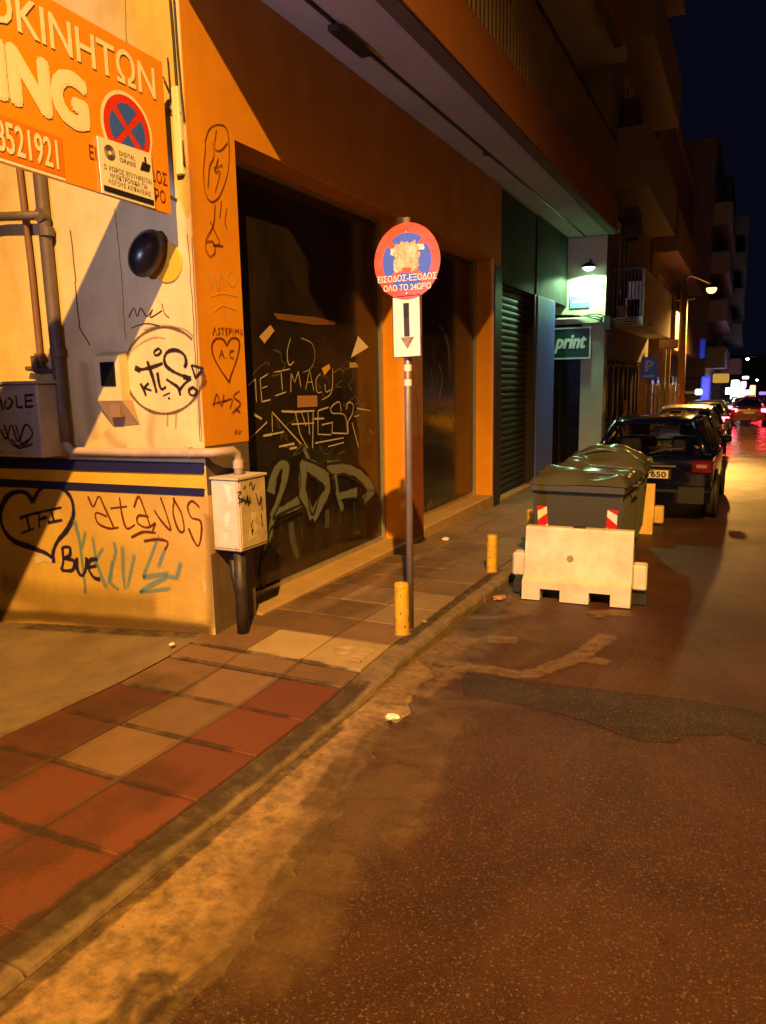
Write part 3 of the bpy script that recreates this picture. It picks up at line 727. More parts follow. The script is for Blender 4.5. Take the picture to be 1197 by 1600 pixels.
graffiti('peeled_plaster', side, spray('peeled_plaster', (.66, .58, .46), .8, .8), 'y', YW-.0062, (0, 0, 1.0), [(12, [(55,876),(70,872),(82,878)]), (5, [(5,872),(7,890)]), (5, [(318,905),(322,918),(319,925)]), (6, [(325,850),(328,862)])], soft=.35)
ZA = (0, 0, 2.7205); Z2 = (0, 480, 2.7205)
graffiti('graffiti_scribble', side, G_black, 'y', YW, ZA, [(5, [(550,1350),(570,1310),(585,1345),(600,1310),(625,1345),(650,1315),(640,1350),(690,1320)]), (5, [(690,1290),(700,1330),(720,1350)]), (5, [(560,1395),(620,1375),(680,1385)])], soft=0.2)

# orange pilaster: heart, tags
ZP = (300, 180, 3.7406)
PX = XF
graffiti('graffiti_oval', strip, G_red, 'x', PX, ZP, [
    (8, [(75,150),(100,80),(150,55),(200,80),(215,200),(205,340),(160,470),(110,505),(75,450),(65,330),(75,200),(75,150)], 'c'),
    (8, [(140,85),(130,190),(165,205),(205,160)]), (8, [(115,150),(125,240),(100,300),(90,420)]), (7, [(120,310),(175,290)], 'l'), (7, [(150,250),(130,330),(160,330),(130,450)]),
    (8, [(130,520),(120,640),(80,720),(75,790)]), (8, [(105,620),(140,700),(160,750),(120,760),(180,765)]), (7, [(170,500),(160,600)]), (7, [(200,540),(190,620),(200,660)]), (8, [(75,740),(120,740),(130,800),(100,825),(80,790)])], soft=0.25)
graffiti('graffiti_faded_tag', strip, G_fade, 'x', PX, ZP, [(14, [(90,910),(110,1010),(130,930),(150,1020),(170,920),(190,1010)]), (14, [(230,900),(200,950),(240,1000),(270,930)]), (13, [(100,1060),(180,1040),(270,1060)]), (12, [(120,1150),(180,1110),(260,1140)]), (12, [(180,1110),(185,1190)], 'l')], soft=0.5)
graffiti('graffiti_heart', strip, G_red, 'x', PX, ZP, [
    (13, [(200,1345),(180,1310),(140,1305),(115,1340),(120,1400),(160,1480),(215,1560)]), (13, [(200,1345),(225,1305),(260,1305),(275,1340),(260,1420),(225,1520),(215,1560)]),
    (8, [(155,1420),(170,1370),(185,1420)], 'l'), (6, [(160,1400),(182,1400)], 'l'), (8, [(240,1375),(220,1380),(218,1410),(240,1420)]), (8, [(196,1412),(198,1418)], 'l'),
    (7, [(120,1285),(130,1240),(142,1285)], 'l'), (7, [(160,1245),(150,1250),(160,1270),(148,1283)]), (7, [(165,1245),(185,1243)], 'l'), (7, [(175,1245),(176,1283)], 'l'), (7, [(205,1245),(192,1247),(194,1283),(206,1283)], 'l'), (6, [(194,1264),(204,1264)], 'l'), (7, [(216,1283),(214,1247),(228,1250),(226,1265),(216,1266)], 'l'), (7, [(236,1247),(238,1283)], 'l'), (7, [(248,1283),(250,1247),(260,1268),(268,1247),(272,1283)], 'l'), (6, [(280,1250),(282,1280),(290,1280),(288,1250)], 'l')], soft=0.2)
graffiti('graffiti_scribble', strip, G_red, 'x', PX, Z2, [(7, [(905,420),(920,370),(940,420),(950,370)]), (7, [(950,400),(985,390),(975,430)]), (7, [(1015,355),(990,380),(1020,410),(985,450)]), (6, [(900,410),(960,395)], 'l'), (7, [(995,430),(1018,445)], 'l'), (5, [(995,540),(1000,520),(1008,540)], 'l'), (5, [(1012,520),(1015,540),(1025,522)], 'l')], soft=0.25)

# shop window: lettering and big throw-up
ZW = (380, 480, 5.441); GX = -3.643
graffiti('graffiti_lettering', pane1, G_white, 'x', GX, ZW, [
    (13, [(35,670),(100,610),(110,820)], 'l'), (13, [(210,565),(140,610),(155,805),(235,785)], 'l'), (12, [(150,690),(205,670)], 'l'),
    (12, [(245,555),(400,525)], 'l'), (12, [(315,540),(330,720)], 'l'), (12, [(260,755),(365,720)], 'l'),
    (11, [(400,735),(405,560),(435,640),(465,545),(490,690)], 'l'), (11, [(525,715),(560,530),(600,725)], 'l'), (10, [(535,640),(590,635)], 'l'), (11, [(655,560),(615,620),(625,720),(665,720)]),
    (11, [(690,650),(700,720),(740,700)]), (11, [(755,510),(745,720),(660,790)]), (11, [(760,560),(820,525),(860,560)], 'f'), (11, [(860,530),(850,750)], 'f'),
    (12, [(400,260),(370,380),(385,490),(430,460)]), (12, [(480,250),(475,560)], 'f'), (12, [(480,260),(580,310),(605,420),(570,520),(500,555)], 'f')], soft=0.35)
graffiti('graffiti_tag', pane1, G_white, 'x', GX, ZW, [
    (22, [(85,910),(155,950)], 'l'), (14, [(200,975),(60,1110)], 'l'), (14, [(245,1060),(240,890),(490,1165)], 'l'), (24, [(165,1095),(240,1080)], 'l'), (14, [(240,1080),(340,1060)], 'l'),
    (18, [(320,885),(430,890),(600,880)], 'l'), (14, [(440,890),(480,1080),(545,1200)], 'l'), (15, [(410,995),(600,985)], 'l'), (14, [(490,890),(530,1010)], 'l'), (13, [(545,890),(560,1080)], 'l'), (13, [(590,885),(585,1200)], 'l'),
    (14, [(720,850),(630,880),(630,1080),(740,1085)], 'l'), (15, [(600,950),(685,945)], 'l'), (14, [(665,1000),(755,980)], 'l'), (13, [(830,890),(810,805),(745,850),(755,900),(860,920),(885,1080)]), (13, [(755,970),(750,1070),(885,1075)], 'l'),
    (13, [(870,870),(890,810),(930,830),(920,910),(885,980),(890,1070)]), (12, [(920,980),(975,1190)], 'l'), (12, [(965,860),(1080,880)], 'l'),
    (15, [(610,1155),(850,1110)], 'l'), (15, [(720,1185),(850,1150)], 'l'), (22, [(300,1185),(430,1160)], 'l'), (20, [(390,1205),(450,1190)], 'l'), (10, [(940,930),(980,920)], 'l'), (10, [(1070,1040),(1095,1070)], 'l')], soft=0.3)
ZB = (340, 560, 3.5206)
graffiti('graffiti_throw_up', pane1, G_grey, 'x', GX, ZB, [
    (70, [(290,740),(310,640),(350,580),(375,600),(365,680),(335,780),(300,880)], ''), (64, [(300,870),(330,850),(400,815),(465,780)], ''), (60, [(300,880),(285,970),(265,1060)], ''),
    (76, [(455,575),(520,600),(590,660),(600,730),(560,800),(520,880)], ''), (74, [(470,570),(465,660),(460,760)], ''), (64, [(465,740),(490,810),(515,880)], ''),
    (70, [(600,600),(700,602),(790,650),(845,730),(800,790)], ''), (60, [(640,640),(655,740),(685,840)], ''), (54, [(660,760),(720,745),(765,740)], ''),
    (40, [(470,490),(500,560)], ''), (50, [(400,900),(410,1000),(440,1100)], 'f'), (50, [(600,830),(600,930)], 'f')], soft=0.2)
graffiti('graffiti_outline', pane1, G_black, 'x', GX, ZB, [
    (14, [(265,700),(300,590),(350,550),(390,575),(385,660),(340,790),(300,880),(350,850),(460,800)]), (14, [(440,550),(450,680),(440,760),(480,830),(515,920),(580,820),(640,740),(630,650),(560,590),(440,540)]),
    (14, [(500,650),(490,740),(515,860),(550,760),(545,690),(500,640)]), (14, [(590,580),(700,570),(800,610),(865,720),(840,770),(785,820),(810,740),(780,690),(690,640),(650,650)]),
    (14, [(630,650),(640,740),(680,860),(700,780),(770,770)]), (14, [(270,1000),(300,920),(460,840)]), (70, [(310,1000),(255,1150),(245,1340)], ''), (12, [(250,1060),(230,1180),(215,1330)]), (14, [(345,950),(330,1030)])], soft=0.25, lift=0.009)
G_film = spray('brown_film', (.085, .042, .018), .5, .34)
graffiti('dust_smear', pane1, G_film, 'x', GX-.0005, ZB, [(150, [(420,940),(430,1050),(410,1160)]), (170, [(640,860),(650,960),(630,1050)]), (120, [(800,780),(800,900),(790,980)]), (160, [(820,120),(840,320),(830,560)]), (60, [(345,880),(340,1000),(330,1130)]), (90, [(540,900),(550,1010),(540,1090)]), (40, [(700,860),(705,960),(715,1030)]), (200, [(560,-60),(640,20),(700,60)])], soft=.8)
rq = random.Random(21); fs_ = []
for k in range(20):
    x, y = rq.uniform(190, 820), rq.uniform(60, 520); P_ = [(x, y)]
    for j in range(rq.randint(2, 5)): x += rq.uniform(-50, 60); y += rq.uniform(-60, 60); P_.append((x, y))
    fs_.append((rq.uniform(5, 12), P_, 'f'))
for k in range(9):
    x, y = rq.uniform(300, 830), rq.uniform(760, 900); fs_.append((rq.uniform(4, 7), [(x, y), (x+2, y+rq.uniform(40, 90)), (x+3, y+rq.uniform(100, 170))], 'f'))
go_ = graffiti('graffiti_old_layer', pane1, spray('old_layer_grey', (.20, .19, .165), op=.8), 'x', GX-.0003, ZB, fs_, soft=.5)
go_['kind'] = 'stuff'
go_ = graffiti('graffiti_old_layer', pane2, spray('old_layer_grey', (.20, .19, .165), op=.8), 'x', GX-.0003, (600, 380, 3.33), [(6, [(225,760),(240,900),(230,1040)], 'f'), (8, [(250,560),(270,680),(260,800),(290,900)], 'f'), (7, [(300,1000),(340,1060),(380,1040)], 'f'), (6, [(400,420),(410,520)], 'f'), (30, [(260,900),(330,880),(370,960)], 'f'), (40, [(280,420),(330,520),(340,700)], 'f')], soft=.6)
go_['kind'] = 'stuff'
pz = MB()
def film(name, pts, mat, zoom, x=GX+.004): return fill_poly(name, pane1, mat, 'x', x, zoom, pts, 0.002)
film('paper_scrap', [(975,245),(1065,340),(915,430)], M_white, ZW); film('paper_scrap', [(900,470),(960,470),(980,510),(905,515)], surf('old_paper', (0.5, 0.33, 0.2), 0.7, 0.3), ZW)
film('pasted_notice', [(458,752),(628,750),(630,845),(460,852)], surf('old_notice', (0.36, 0.19, 0.085), 0.7, 0.4), ZW)
film('yellow_scrap', [(665,520),(730,480),(740,520),(690,580)], surf('yellow_scrap', (0.6, 0.35, 0.06), 0.7, 0.4), ZW)
film('sticker_remnant', [(135,250),(230,150),(265,200),(180,310)], surf('old_paper', (0.5, 0.33, 0.2), 0.7, 0.3), ZW)
film('tape_remnant', [(255,50),(620,85),(780,125),(780,150),(600,150),(290,100)], spray('tape_brown', (0.36, 0.16, 0.07), op=0.5), ZW)
graffiti('graffiti_scribble', pane2, G_white, 'x', GX, (600, 380, 3.33), [(6, [(225,1400),(240,1330),(250,1380)], 'f'), (6, [(240,650),(250,720),(245,780)], 'f'), (7, [(280,620),(300,700),(285,820)], 'f')], soft=0.4)
graffiti('graffiti_scribble', sh, spray('spray_pink', (0.5, 0.3, 0.28), op=0.6), 'x', -3.492, (600, 380, 3.33), [(5, [(605,760),(615,710),(625,755),(638,705),(650,750),(665,710)])], soft=0.4)
MB().box(XF+.0005, XF+.004, 7.565, 8.035, 1.18, 2.30).build('poster_and_shade_tone', surf('poster_and_shade_tone', (.26, .11, .05), .85, .7, (.12, .045, .02), 9, True, .3), colm)  # poster remnants; the column's dim street side is also put into this brown
MB().box(XF+.0005, XF+.003, 7.56, 8.036, .0, 1.175).build('red_and_shade_tone', surf('red_paint_shade_tone', (.26, .07, .018), .7, .6, (.12, .03, .01), 6, True, .2), colm)  # red-brown paint, darkened to carry the shade on this face
graffiti('graffiti_poster_marks', colm, G_red, 'x', XF+.005, (340, 560, 3.5206), [(16, [(1095,200),(1100,330),(1105,450)], 'f')], soft=0.5)

# ================================================================== PARKING SIGN over the driveway
PS = thing('parking_sign', (-3.36, 3.95, 2.865), 'big orange sign board with white Greek lettering hung over the driveway', 'sign')
def sgn(y, z): return z+0.022*(3.95-y)          # the board tilts very slightly
def sbox(name, y0, y1, z0, z1, x0, x1, mat, parent):
    m = MB(); v = [(x, y, sgn(y, z)) for x in (x0, x1) for y in (y0, y1) for z in (z0, z1)]
    m.add(v, [(0,1,3,2),(4,6,7,5),(0,4,5,1),(2,3,7,6),(0,2,6,4),(1,5,7,3)]); return m.build(name, mat, parent)
board = sbox('board', -0.85, 3.95, 2.865, 3.755, -3.385, -3.362, M_panelsign, PS)
SX = -3.3605
sbox('number_panel', -0.6, 3.12, 2.885, 3.085, -3.363, SX, surf('sign_orange_dark', (0.66, 0.22, 0.015), 0.3, 0.15, None, 3), PS)
sbox('white_rule', -0.85, 3.12, 2.868, 2.882, -3.363, SX, M_swhite, PS)
UR = Vector((0, 1, -0.022)); UZ = Vector((0, 0, 1))
M_swarm = surf('sign_text_white', (0.86, 0.82, 0.72), 0.4, 0.1, None, 4)
def stext(name, t, y0, y1, z0, z1, mat, parent, x=SX+.002, bold=0.0):
    yc, zc = (y0+y1)/2, (z0+z1)/2
    return text(name, t, parent, mat, (x, yc, sgn(yc, zc)), UR, UZ, y1-y0, z1-z0, bold=bold)
stext('lettering', 'AYTOKINHTΩN', 2.29, 3.87, 3.515, 3.70, M_swarm, PS, bold=0.003)
stext('lettering', 'PARKING', 1.93, 3.30, 3.175, 3.425, M_swarm, PS, bold=0.014)
stext('lettering', '68521921', 2.655, 3.08, 2.915, 3.06, M_swarm, PS, bold=0.005)
M_brown = plain('brown_print', (0.17, 0.035, 0.01), 0.5)
stext('lettering', 'ΕΙΣΟΔΟΣ-ΕΞΟΔΟΣ', 3.30, 3.925, 3.03, 3.105, M_brown, PS)
stext('lettering', 'ΟΛΟ ΤΟ 24ΩΡΟ', 3.36, 3.90, 2.92, 2.995, M_brown, PS)
def disc(name, parent, mat, x, yc, zc, r0, r1, a0=0, a1=360, n=48):
    m = MB(); k = max(3, int(n*(a1-a0)/360)); v = []; f = []
    for i in range(k+1):
        a = math.radians(a0+(a1-a0)*i/k)
        for r in (r0, r1): v.append((x, yc+r*math.cos(a), zc+r*math.sin(a)))
    for i in range(k): f.append((2*i, 2*i+1, 2*i+3, 2*i+2))
    m.add(v, f); return m.build(name, mat, parent)
ec = on_x(SX, 199, 203); er = (on_x(SX, 190, 141).z-on_x(SX, 200, 203).z)
disc('emblem_border', PS, M_swhite, SX+.001, ec.y, ec.z, 0.0, er)
disc('emblem_ring', PS, M_red, SX+.0025, ec.y, ec.z, 0.0, er*.90)
for k in range(4): disc('emblem_blue_field', PS, M_sblue, SX+.004, ec.y+er*.11*math.cos(k*math.pi/2), ec.z+er*.11*math.sin(k*math.pi/2), 0.0, er*.58, -45+90*k+3, 45+90*k-3)
# struts that carry the board
MB().tube([(-3.40, 3.9, 3.55), (-3.47, 4.13, 3.55)], .012).build('bracket', M_darkmetal, PS)
MB().tube([(-3.40, 3.9, 3.0), (-3.47, 4.13, 3.0)], .012).build('bracket', M_darkmetal, PS)
MB().tube([(-3.40, -0.85, 3.35), (-3.40, 3.95, 3.30)], .018).build('back_tube', M_darkmetal, PS)
# white security notice fixed across the emblem
nq = [on_x(SX+.012, *p) for p in ((152,212),(236,240),(243,326),(160,301))]
NS = thing('security_notice', tuple(nq[3]), 'small white camera surveillance notice fixed over the round emblem of the orange sign', 'notice')
m = MB(); v = [tuple(p) for p in nq]+[(p.x-.006, p.y, p.z) for p in nq]
m.add(v, [(0,1,2,3),(7,6,5,4),(0,4,5,1),(1,5,6,2),(2,6,7,3),(3,7,4,0)]); m.build('plate', M_swhite, NS)
nr = (nq[2]-nq[3]); nu = (nq[0]-nq[3])
def npt(u, v): return nq[3]+nr*u+nu*v+Vector((.003, 0, 0))
def nt_(t, u0, u1, v0, v1, mat): text('print', t, NS, mat, npt((u0+u1)/2, (v0+v1)/2), nr.normalized(), nu.normalized(), nr.length*(u1-u0), nu.length*(v1-v0))
M_grey = plain('grey_print', (0.10, 0.075, 0.06), 0.6)
nt_('Ο ΧΩΡΟΣ ΕΠΙΤΗΡΕΙΤΑΙ', .06, .95, .45, .54, M_grey); nt_('ΗΛΕΚΤΡΟΝΙΚΑ ΓΙΑ', .16, .86, .33, .42, M_grey); nt_('ΛΟΓΟΥΣ ΑΣΦΑΛΕΙΑΣ', .12, .92, .21, .30, M_grey)
nt_('DIGITAL', .36, .66, .80, .88, M_grey); nt_('ORASIS', .36, .66, .68, .76, M_grey)
m = MB(); m.add([npt(.03, .05), npt(.97, .05), npt(.97, .15), npt(.03, .15)], [(0,1,2,3)]); m.build('print_band', M_black, NS)
m = MB(); m.add([npt(.74, .66), npt(.92, .68), npt(.96, .82), npt(.80, .84)], [(0,1,2,3)]); m.add([npt(.84, .84), npt(.88, .84), npt(.88, .94), npt(.84, .94)], [(0,1,2,3)]); m.build('camera_symbol', M_black, NS)
m = MB()
for r in (.085, .06, .035):
    for i in range(20):
        a, b = i*math.pi/10, (i+1)*math.pi/10
        P = [npt(.19+rr_*math.cos(t)*.97, .78+rr_*math.sin(t)*1.35) for rr_ in (r, r+.014) for t in (a, b)]
        m.add(P, [(0,1,3,2)])
m.build('ring_symbol', M_grey, NS)

# ================================================================== THINGS ON THE SIDE WALL
mp = on_y(YW-.1, 230, 396)
MR = thing('wall_lamp_shell', (mp.x, YW, mp.z), 'dark round convex mirror beside a yellow disc high on the cream wall', 'mirror')
MR.name = 'convex_mirror'; WP[MR.name] = tuple(MR.location)
dm = MB(); prof = [(0.0, -.085), (.05, -.08), (.10, -.06), (.14, -.03), (.155, 0.0), (.15, .012), (0.0, .014)]
dm.lathe(prof, 28, (0,0,0), 'y')
dob = dm.build('mirror_dome', plain('black_gloss', (0.012, 0.012, 0.016), 0.3), MR, local=True, smooth=True, weld=True)
dob.rotation_euler = (math.radians(8), math.radians(28), math.radians(50)); dob.location = (0, -.10, 0); dob.scale = (.74, 1, 1.06)
MB().tube([(mp.x, YW-.12, mp.z), (mp.x+.03, YW-.002, mp.z-.05)], .014).build('bracket', M_darkmetal, MR)
yd = on_y(YW, 262, 411)
MB().lathe([(0, 0), (.125, 0), (.13, .004), (.13, .012), (0, .012)], 32, (yd.x, YW-.013, yd.z), 'y').build('yellow_disc', surf('disc_yellow', (0.75, 0.40, 0.02), 0.5, 0.2), MR)

# ticket reader box
tl, br = on_y(4.045, 150, 556), on_y(4.045, 200, 640)
TR = thing('ticket_reader', ((tl.x+br.x)/2, YW, br.z), 'cream ticket reader box with black screen and sloping tray', 'ticket reader')
x0, x1 = on_y(4.045, 149, 580).x, on_y(4.045, 184, 580).x
zt, zm, zb = on_y(4.045, 165, 556).z, on_y(4.045, 165, 626).z, on_y(4.045, 175, 668).z
m = MB(); m.prism([(YW-.002, zt+.03), (4.045, zt), (4.045, zm), (4.075, zm-.02), (YW-.002, zm-.02)], 0, x0, x1+.02); m.build('housing', M_cream, TR)
m = MB(); m.add([(x0-.002, 4.043, zm), (x1+.022, 4.043, zm), (x1+.09, YW-.005, zb+.02), (x0+.05, YW-.005, zb), (x0+.004, YW-.004, zm), (x1+.04, YW-.004, zm)], [(0,1,2,3), (0,3,4), (1,5,2)])
m.build('tray', surf('tray_brown', (0.36, 0.25, 0.14), 0.6, 0.4), TR)
m = MB(); a = on_y(4.040, 156, 566); b = on_y(4.040, 181, 603); m.box(a.x, b.x, 4.036, 4.0455, b.z, a.z); m.build('screen', plain('screen_black', (.008,.008,.010), .15), TR)
m = MB(); a = on_y(4.06, 170, 632); b = on_y(4.06, 190, 652); m.box(a.x+.02, b.x, 4.05, 4.09, b.z, a.z); m.build('slot_cover', surf('slot_brown', (0.28, 0.18, 0.1), 0.6, 0.4), TR)

# grey meter cabinet
cr = on_y(3.86, 62, 655); ct = on_y(3.86, 30, 600); cbm = on_y(3.86, 30, 714)
MC = thing('meter_cabinet', (-5.4, YW, cbm.z), 'grey wall cabinet with black scrawl on the wall at the left', 'cabinet')
cab = MB().box(-6.1, cr.x, 3.86, YW-.001, cbm.z, ct.z, 0.012).build('cabinet_body', M_boxg, MC)
MB().box(-6.12, cr.x+.02, 3.84, YW-.002, ct.z, ct.z+.02).build('cabinet_lid', M_boxg, MC)
door = MB().box(-6.05, cr.x-.03, 3.852, 3.86, cbm.z+.03, ct.z-.03).build('door', M_boxg, MC)
graffiti('graffiti_scribble', door, G_black, 'y', 3.85, Z2, [(10, [(0,380),(15,440)], 'l'), (10, [(30,395),(20,420),(40,430),(55,400),(35,385)]), (10, [(70,375),(75,425),(100,425)], 'l'), (10, [(110,375),(112,425),(145,420)], 'l'), (9, [(112,400),(140,395)], 'l'), (10, [(108,375),(145,372)], 'l'),
    (9, [(5,520),(30,560),(50,500),(80,570),(110,500),(140,540),(90,600),(50,560)]), (9, [(20,500),(60,590),(130,560)]), (8, [(70,500),(100,590),(140,580)])], soft=0.25)

# pipes on the side wall
def pipe(name, label, pts, r, mat, joints=(), n=10):
    P = [Vector(p) for p in pts]
    t = thing(name, tuple(P[-1]), label, 'pipe', None)
    MB().tube(P, r, n).build('pipe_run', mat, t, smooth=True)
    for (q, d, rr2) in joints:
        d = Vector(d).normalized(); MB().tube([Vector(q)-d*.03, Vector(q)+d*.03], rr2, 12).build('collar', mat, t, smooth=False)
    return t
def wp(x, y, dy): return on_y(YW-dy, x, y)
pts = [wp(60,240,.05), wp(66,330,.05), wp(75,384,.05), wp(84,470,.05), wp(92,560,.05), wp(101,640,.05), wp(108,690,.05)]
pts = [Vector((sum(p.x for p in pts)/len(pts)+(p.z-2)*-0.01, YW-.06, p.z)) for p in pts]
xp = pts[-1].x
pe = [(xp, YW-.06, 4.5)]+[tuple(p) for p in pts]
pipe('drain_pipe', 'thick grey drain pipe running down the cream wall behind the sign', pe, .045, M_pipe2, [((xp, YW-.06, 2.05), (0,0,1), .055), ((xp, YW-.06, 2.9), (0,0,1), .055)])
zr = on_y(YW-.06, 115, 705).z
zr2 = on_y(4.07, 330, 708).z
lp = [(xp, YW-.06, pts[-1].z+.12), (xp, YW-.06, pts[-1].z), (xp+.02, YW-.06, zr+.03), (xp+.06, YW-.06, zr), (-3.9, YW-.06, (zr+zr2)/2-.005), (-3.33, YW-.06, zr2), (-3.27, YW-.04, zr2), (-3.235, 4.17, zr2), (-3.225, 4.27, zr2), (-3.225, 4.315, zr2-.03), (-3.225, 4.33, zr2-.08), (-3.225, 4.33, 1.14)]
pipe('conduit_pipe', 'pale plastic pipe bending round the wall corner into the beige box', lp, .032, M_pipe, [((-3.45, YW-.06, zr2), (1,0,0), .038), ((xp, YW-.06, pts[-1].z+.05), (0,0,1), .04), ((-3.225, 4.33, zr2-.10), (0,0,1), .038)])
a = on_y(YW-.05, 30, 262); b = on_y(YW-.05, 63, 560)
pipe('thin_pipe', 'thin rusty brown pipe left of the drain pipe', [(a.x, YW-.05, 4.5), (a.x, YW-.05, a.z), ((a.x+b.x)/2+.01, YW-.05, (a.z+b.z)/2), (b.x+.0, YW-.05, b.z), (b.x, YW-.05, 1.95)], .022, surf('rust_pipe', (0.20, 0.10, 0.06), 0.6, 0.5), [((b.x, YW-.05, 2.02), (0,0,1), .04)])
c = on_y(YW-.10, 0, 338); d = on_y(YW-.10, 62, 336)
pipe('branch_pipe', 'horizontal grey pipe branching left just below the orange sign', [(-7, YW-.09, c.z+.02), (c.x, YW-.09, c.z), (d.x, YW-.09, d.z)], .032, M_pipe2, [((d.x, YW-.08, d.z), (0,1,0), .05)])
V = on_y(YW-.06, 62, 575)
vt = thing('gas_valve', (V.x, YW-.05, V.z), 'dark valve fitting above the grey cabinet', 'valve')
MB().tube([(V.x-.14, YW-.06, V.z), (V.x+.16, YW-.06, V.z-.03)], .018).build('valve_body', M_pipe2, vt)
MB().lathe([(0, -.03), (.035, -.03), (.045, 0), (.035, .03), (0, .03)], 14, (V.x-.02, YW-.06, V.z), 'x').build('valve_nut', M_pipe2, vt)
MB().box(V.x-.04, V.x+.02, YW-.10, YW-.085, V.z+.01, V.z+.09).build('lever', M_pipe2, vt)
MB().tube([(V.x+.02, YW-.05, V.z), (V.x+.02, YW-.01, V.z)], .012).build('wall_fixing', M_pipe2, vt)

# electricity box at the corner
EB = thing('electricity_box', (-3.25, 4.33, 0.03), 'beige electricity box with scribbles on a black post at the building corner', 'electricity box')
body = MB().box(-3.352, -3.12, 4.17, 4.50, 0.635, 1.145, 0.008).build('box_body', M_box, EB)
MB().box(-3.354, -3.108, 4.158, 4.51, 1.145, 1.16).build('box_lid', M_box, EB)
bd = MB().box(-3.121, -3.113, 4.19, 4.485, 0.66, 1.13).build('box_door', surf('box_door', (0.52, 0.42, 0.28), 0.55, 0.6, (0.22, 0.13, 0.07), 9, True, .2), EB)
fp = MB().box(-3.34, -3.13, 4.163, 4.17, 0.66, 1.13).build('box_front', surf('box_white', (0.66, 0.60, 0.54), 0.55, 0.35, (0.3, 0.24, 0.2), 12), EB)
MB().tube([(-3.19, 4.24, 0.64), (-3.19, 4.24, 0.02)], .043, 14).build('post', surf('black_post', (0.018, 0.015, 0.014), 0.5, 0.5, (0.09, 0.06, 0.04), 12), EB, smooth=True)
MB().tube([(-3.30, 4.30, 0.64), (-3.27, 4.28, 0.42), (-3.20, 4.24, 0.30)], .03, 10).build('stay_pipe', M_darkmetal, EB, smooth=True)
graffiti('graffiti_scribble', bd, G_black, 'x', -3.113, (340, 560, 3.5206), [(11, [(105,740),(125,735),(110,770),(135,775),(110,800)]), (11, [(140,760),(150,800),(160,755),(165,805),(175,760)]), (9, [(170,700),(180,680),(190,720),(200,690)]), (10, [(205,740),(225,800),(235,760),(240,830)]), (8, [(110,770),(180,790)], 'l'), (8, [(235,850),(240,920)], 'l'), (7, [(150,700),(140,720)], 'l'), (6, [(97,1030),(99,1060)], 'l')], soft=0.3)
for pts in ([(185,840),(215,850),(205,900),(225,930),(190,980),(180,900)], [(195,880),(175,940),(170,1000),(205,985)]):
    fill_poly('peeled_paint', bd, surf('peeled_pale', (0.62, 0.54, 0.40), 0.7, 0.4), 'x', -3.113, (340, 560, 3.5206), pts, 0.001)
for pts in ([(30,690),(75,700),(70,740),(85,780),(60,800),(45,730)], [(40,860),(70,840),(65,920),(40,930)], [(35,960),(65,955),(60,1000),(30,1000)]):
    fill_poly('peeled_paint', fp, surf('peeled_white', (0.78, 0.74, 0.68), 0.7, 0.3), 'y', 4.163, (340, 560, 3.5206), pts, 0.001)

# ================================================================== NO-STOPPING SIGN ON ITS POLE
pb = Vector((-2.125, 4.83, ground(4.83)+hs(4.83)))
SP = thing('no_stopping_sign', tuple(pb), 'round red and blue no stopping sign with torn sticker on a grey pole', 'sign')
ptop = Vector((-2.105, 4.80, 2.865))
MB().tube([pb-Vector((0,0,.1)), pb.lerp(ptop, .5), ptop], .0255, 16).build('pole', M_steel, SP, smooth=True)
dc = on_y(4.765, 635.5, 408.5); YD = 4.765
dr = (on_y(YD, 687, 408).x-on_y(YD, 584, 408).x)/2
def ydisc(name, mat, y, r0, r1, a0=0, a1=360, dx=0, dz=0, parent=SP, n=64):
    m = MB(); k = max(4, int(n*(a1-a0)/360)); v = []; f = []
    for i in range(k+1):
        a = math.radians(a0+(a1-a0)*i/k)
        for r in (r0, r1): v.append((dc.x+dx+r*math.cos(a), y, dc.z+dz+r*1.03*math.sin(a)))
    for i in range(k): f.append((2*i, 2*i+1, 2*i+3, 2*i+2))
    return m.add(v, f).build(name, mat, parent)
pl = MB(); prof = [(0, 0), (dr, 0), (dr, .004), (dr-.002, .006), (0, .006)]
pl.lathe(prof, 64, (dc.x, YD, dc.z), 'y'); pl.build('disc_plate', M_steel, SP)
M_rim = surf('sign_red_faded', (0.78, 0.085, 0.035), 0.22, 0.25, (0.80, 0.25, 0.2), 7, coat=0.5)
ydisc('red_ring', M_rim, YD-.0015, dr*.74, dr*.995)
ydisc('blue_field', M_sblue, YD-.0012, 0, dr*.74)
for ang in (45, 135):
    m = MB(); a = math.radians(ang); u = Vector((math.cos(a), 0, math.sin(a))); n_ = Vector((-math.sin(a), 0, math.cos(a)))
    c0 = Vector((dc.x, YD-.0022-(.0004 if ang > 90 else 0), dc.z)); L = dr*.76; h = dr*.085
    m.add([c0-u*L-n_*h, c0+u*L-n_*h, c0+u*L+n_*h, c0-u*L+n_*h], [(0,1,2,3)]); m.build('red_bar', M_rim, SP)
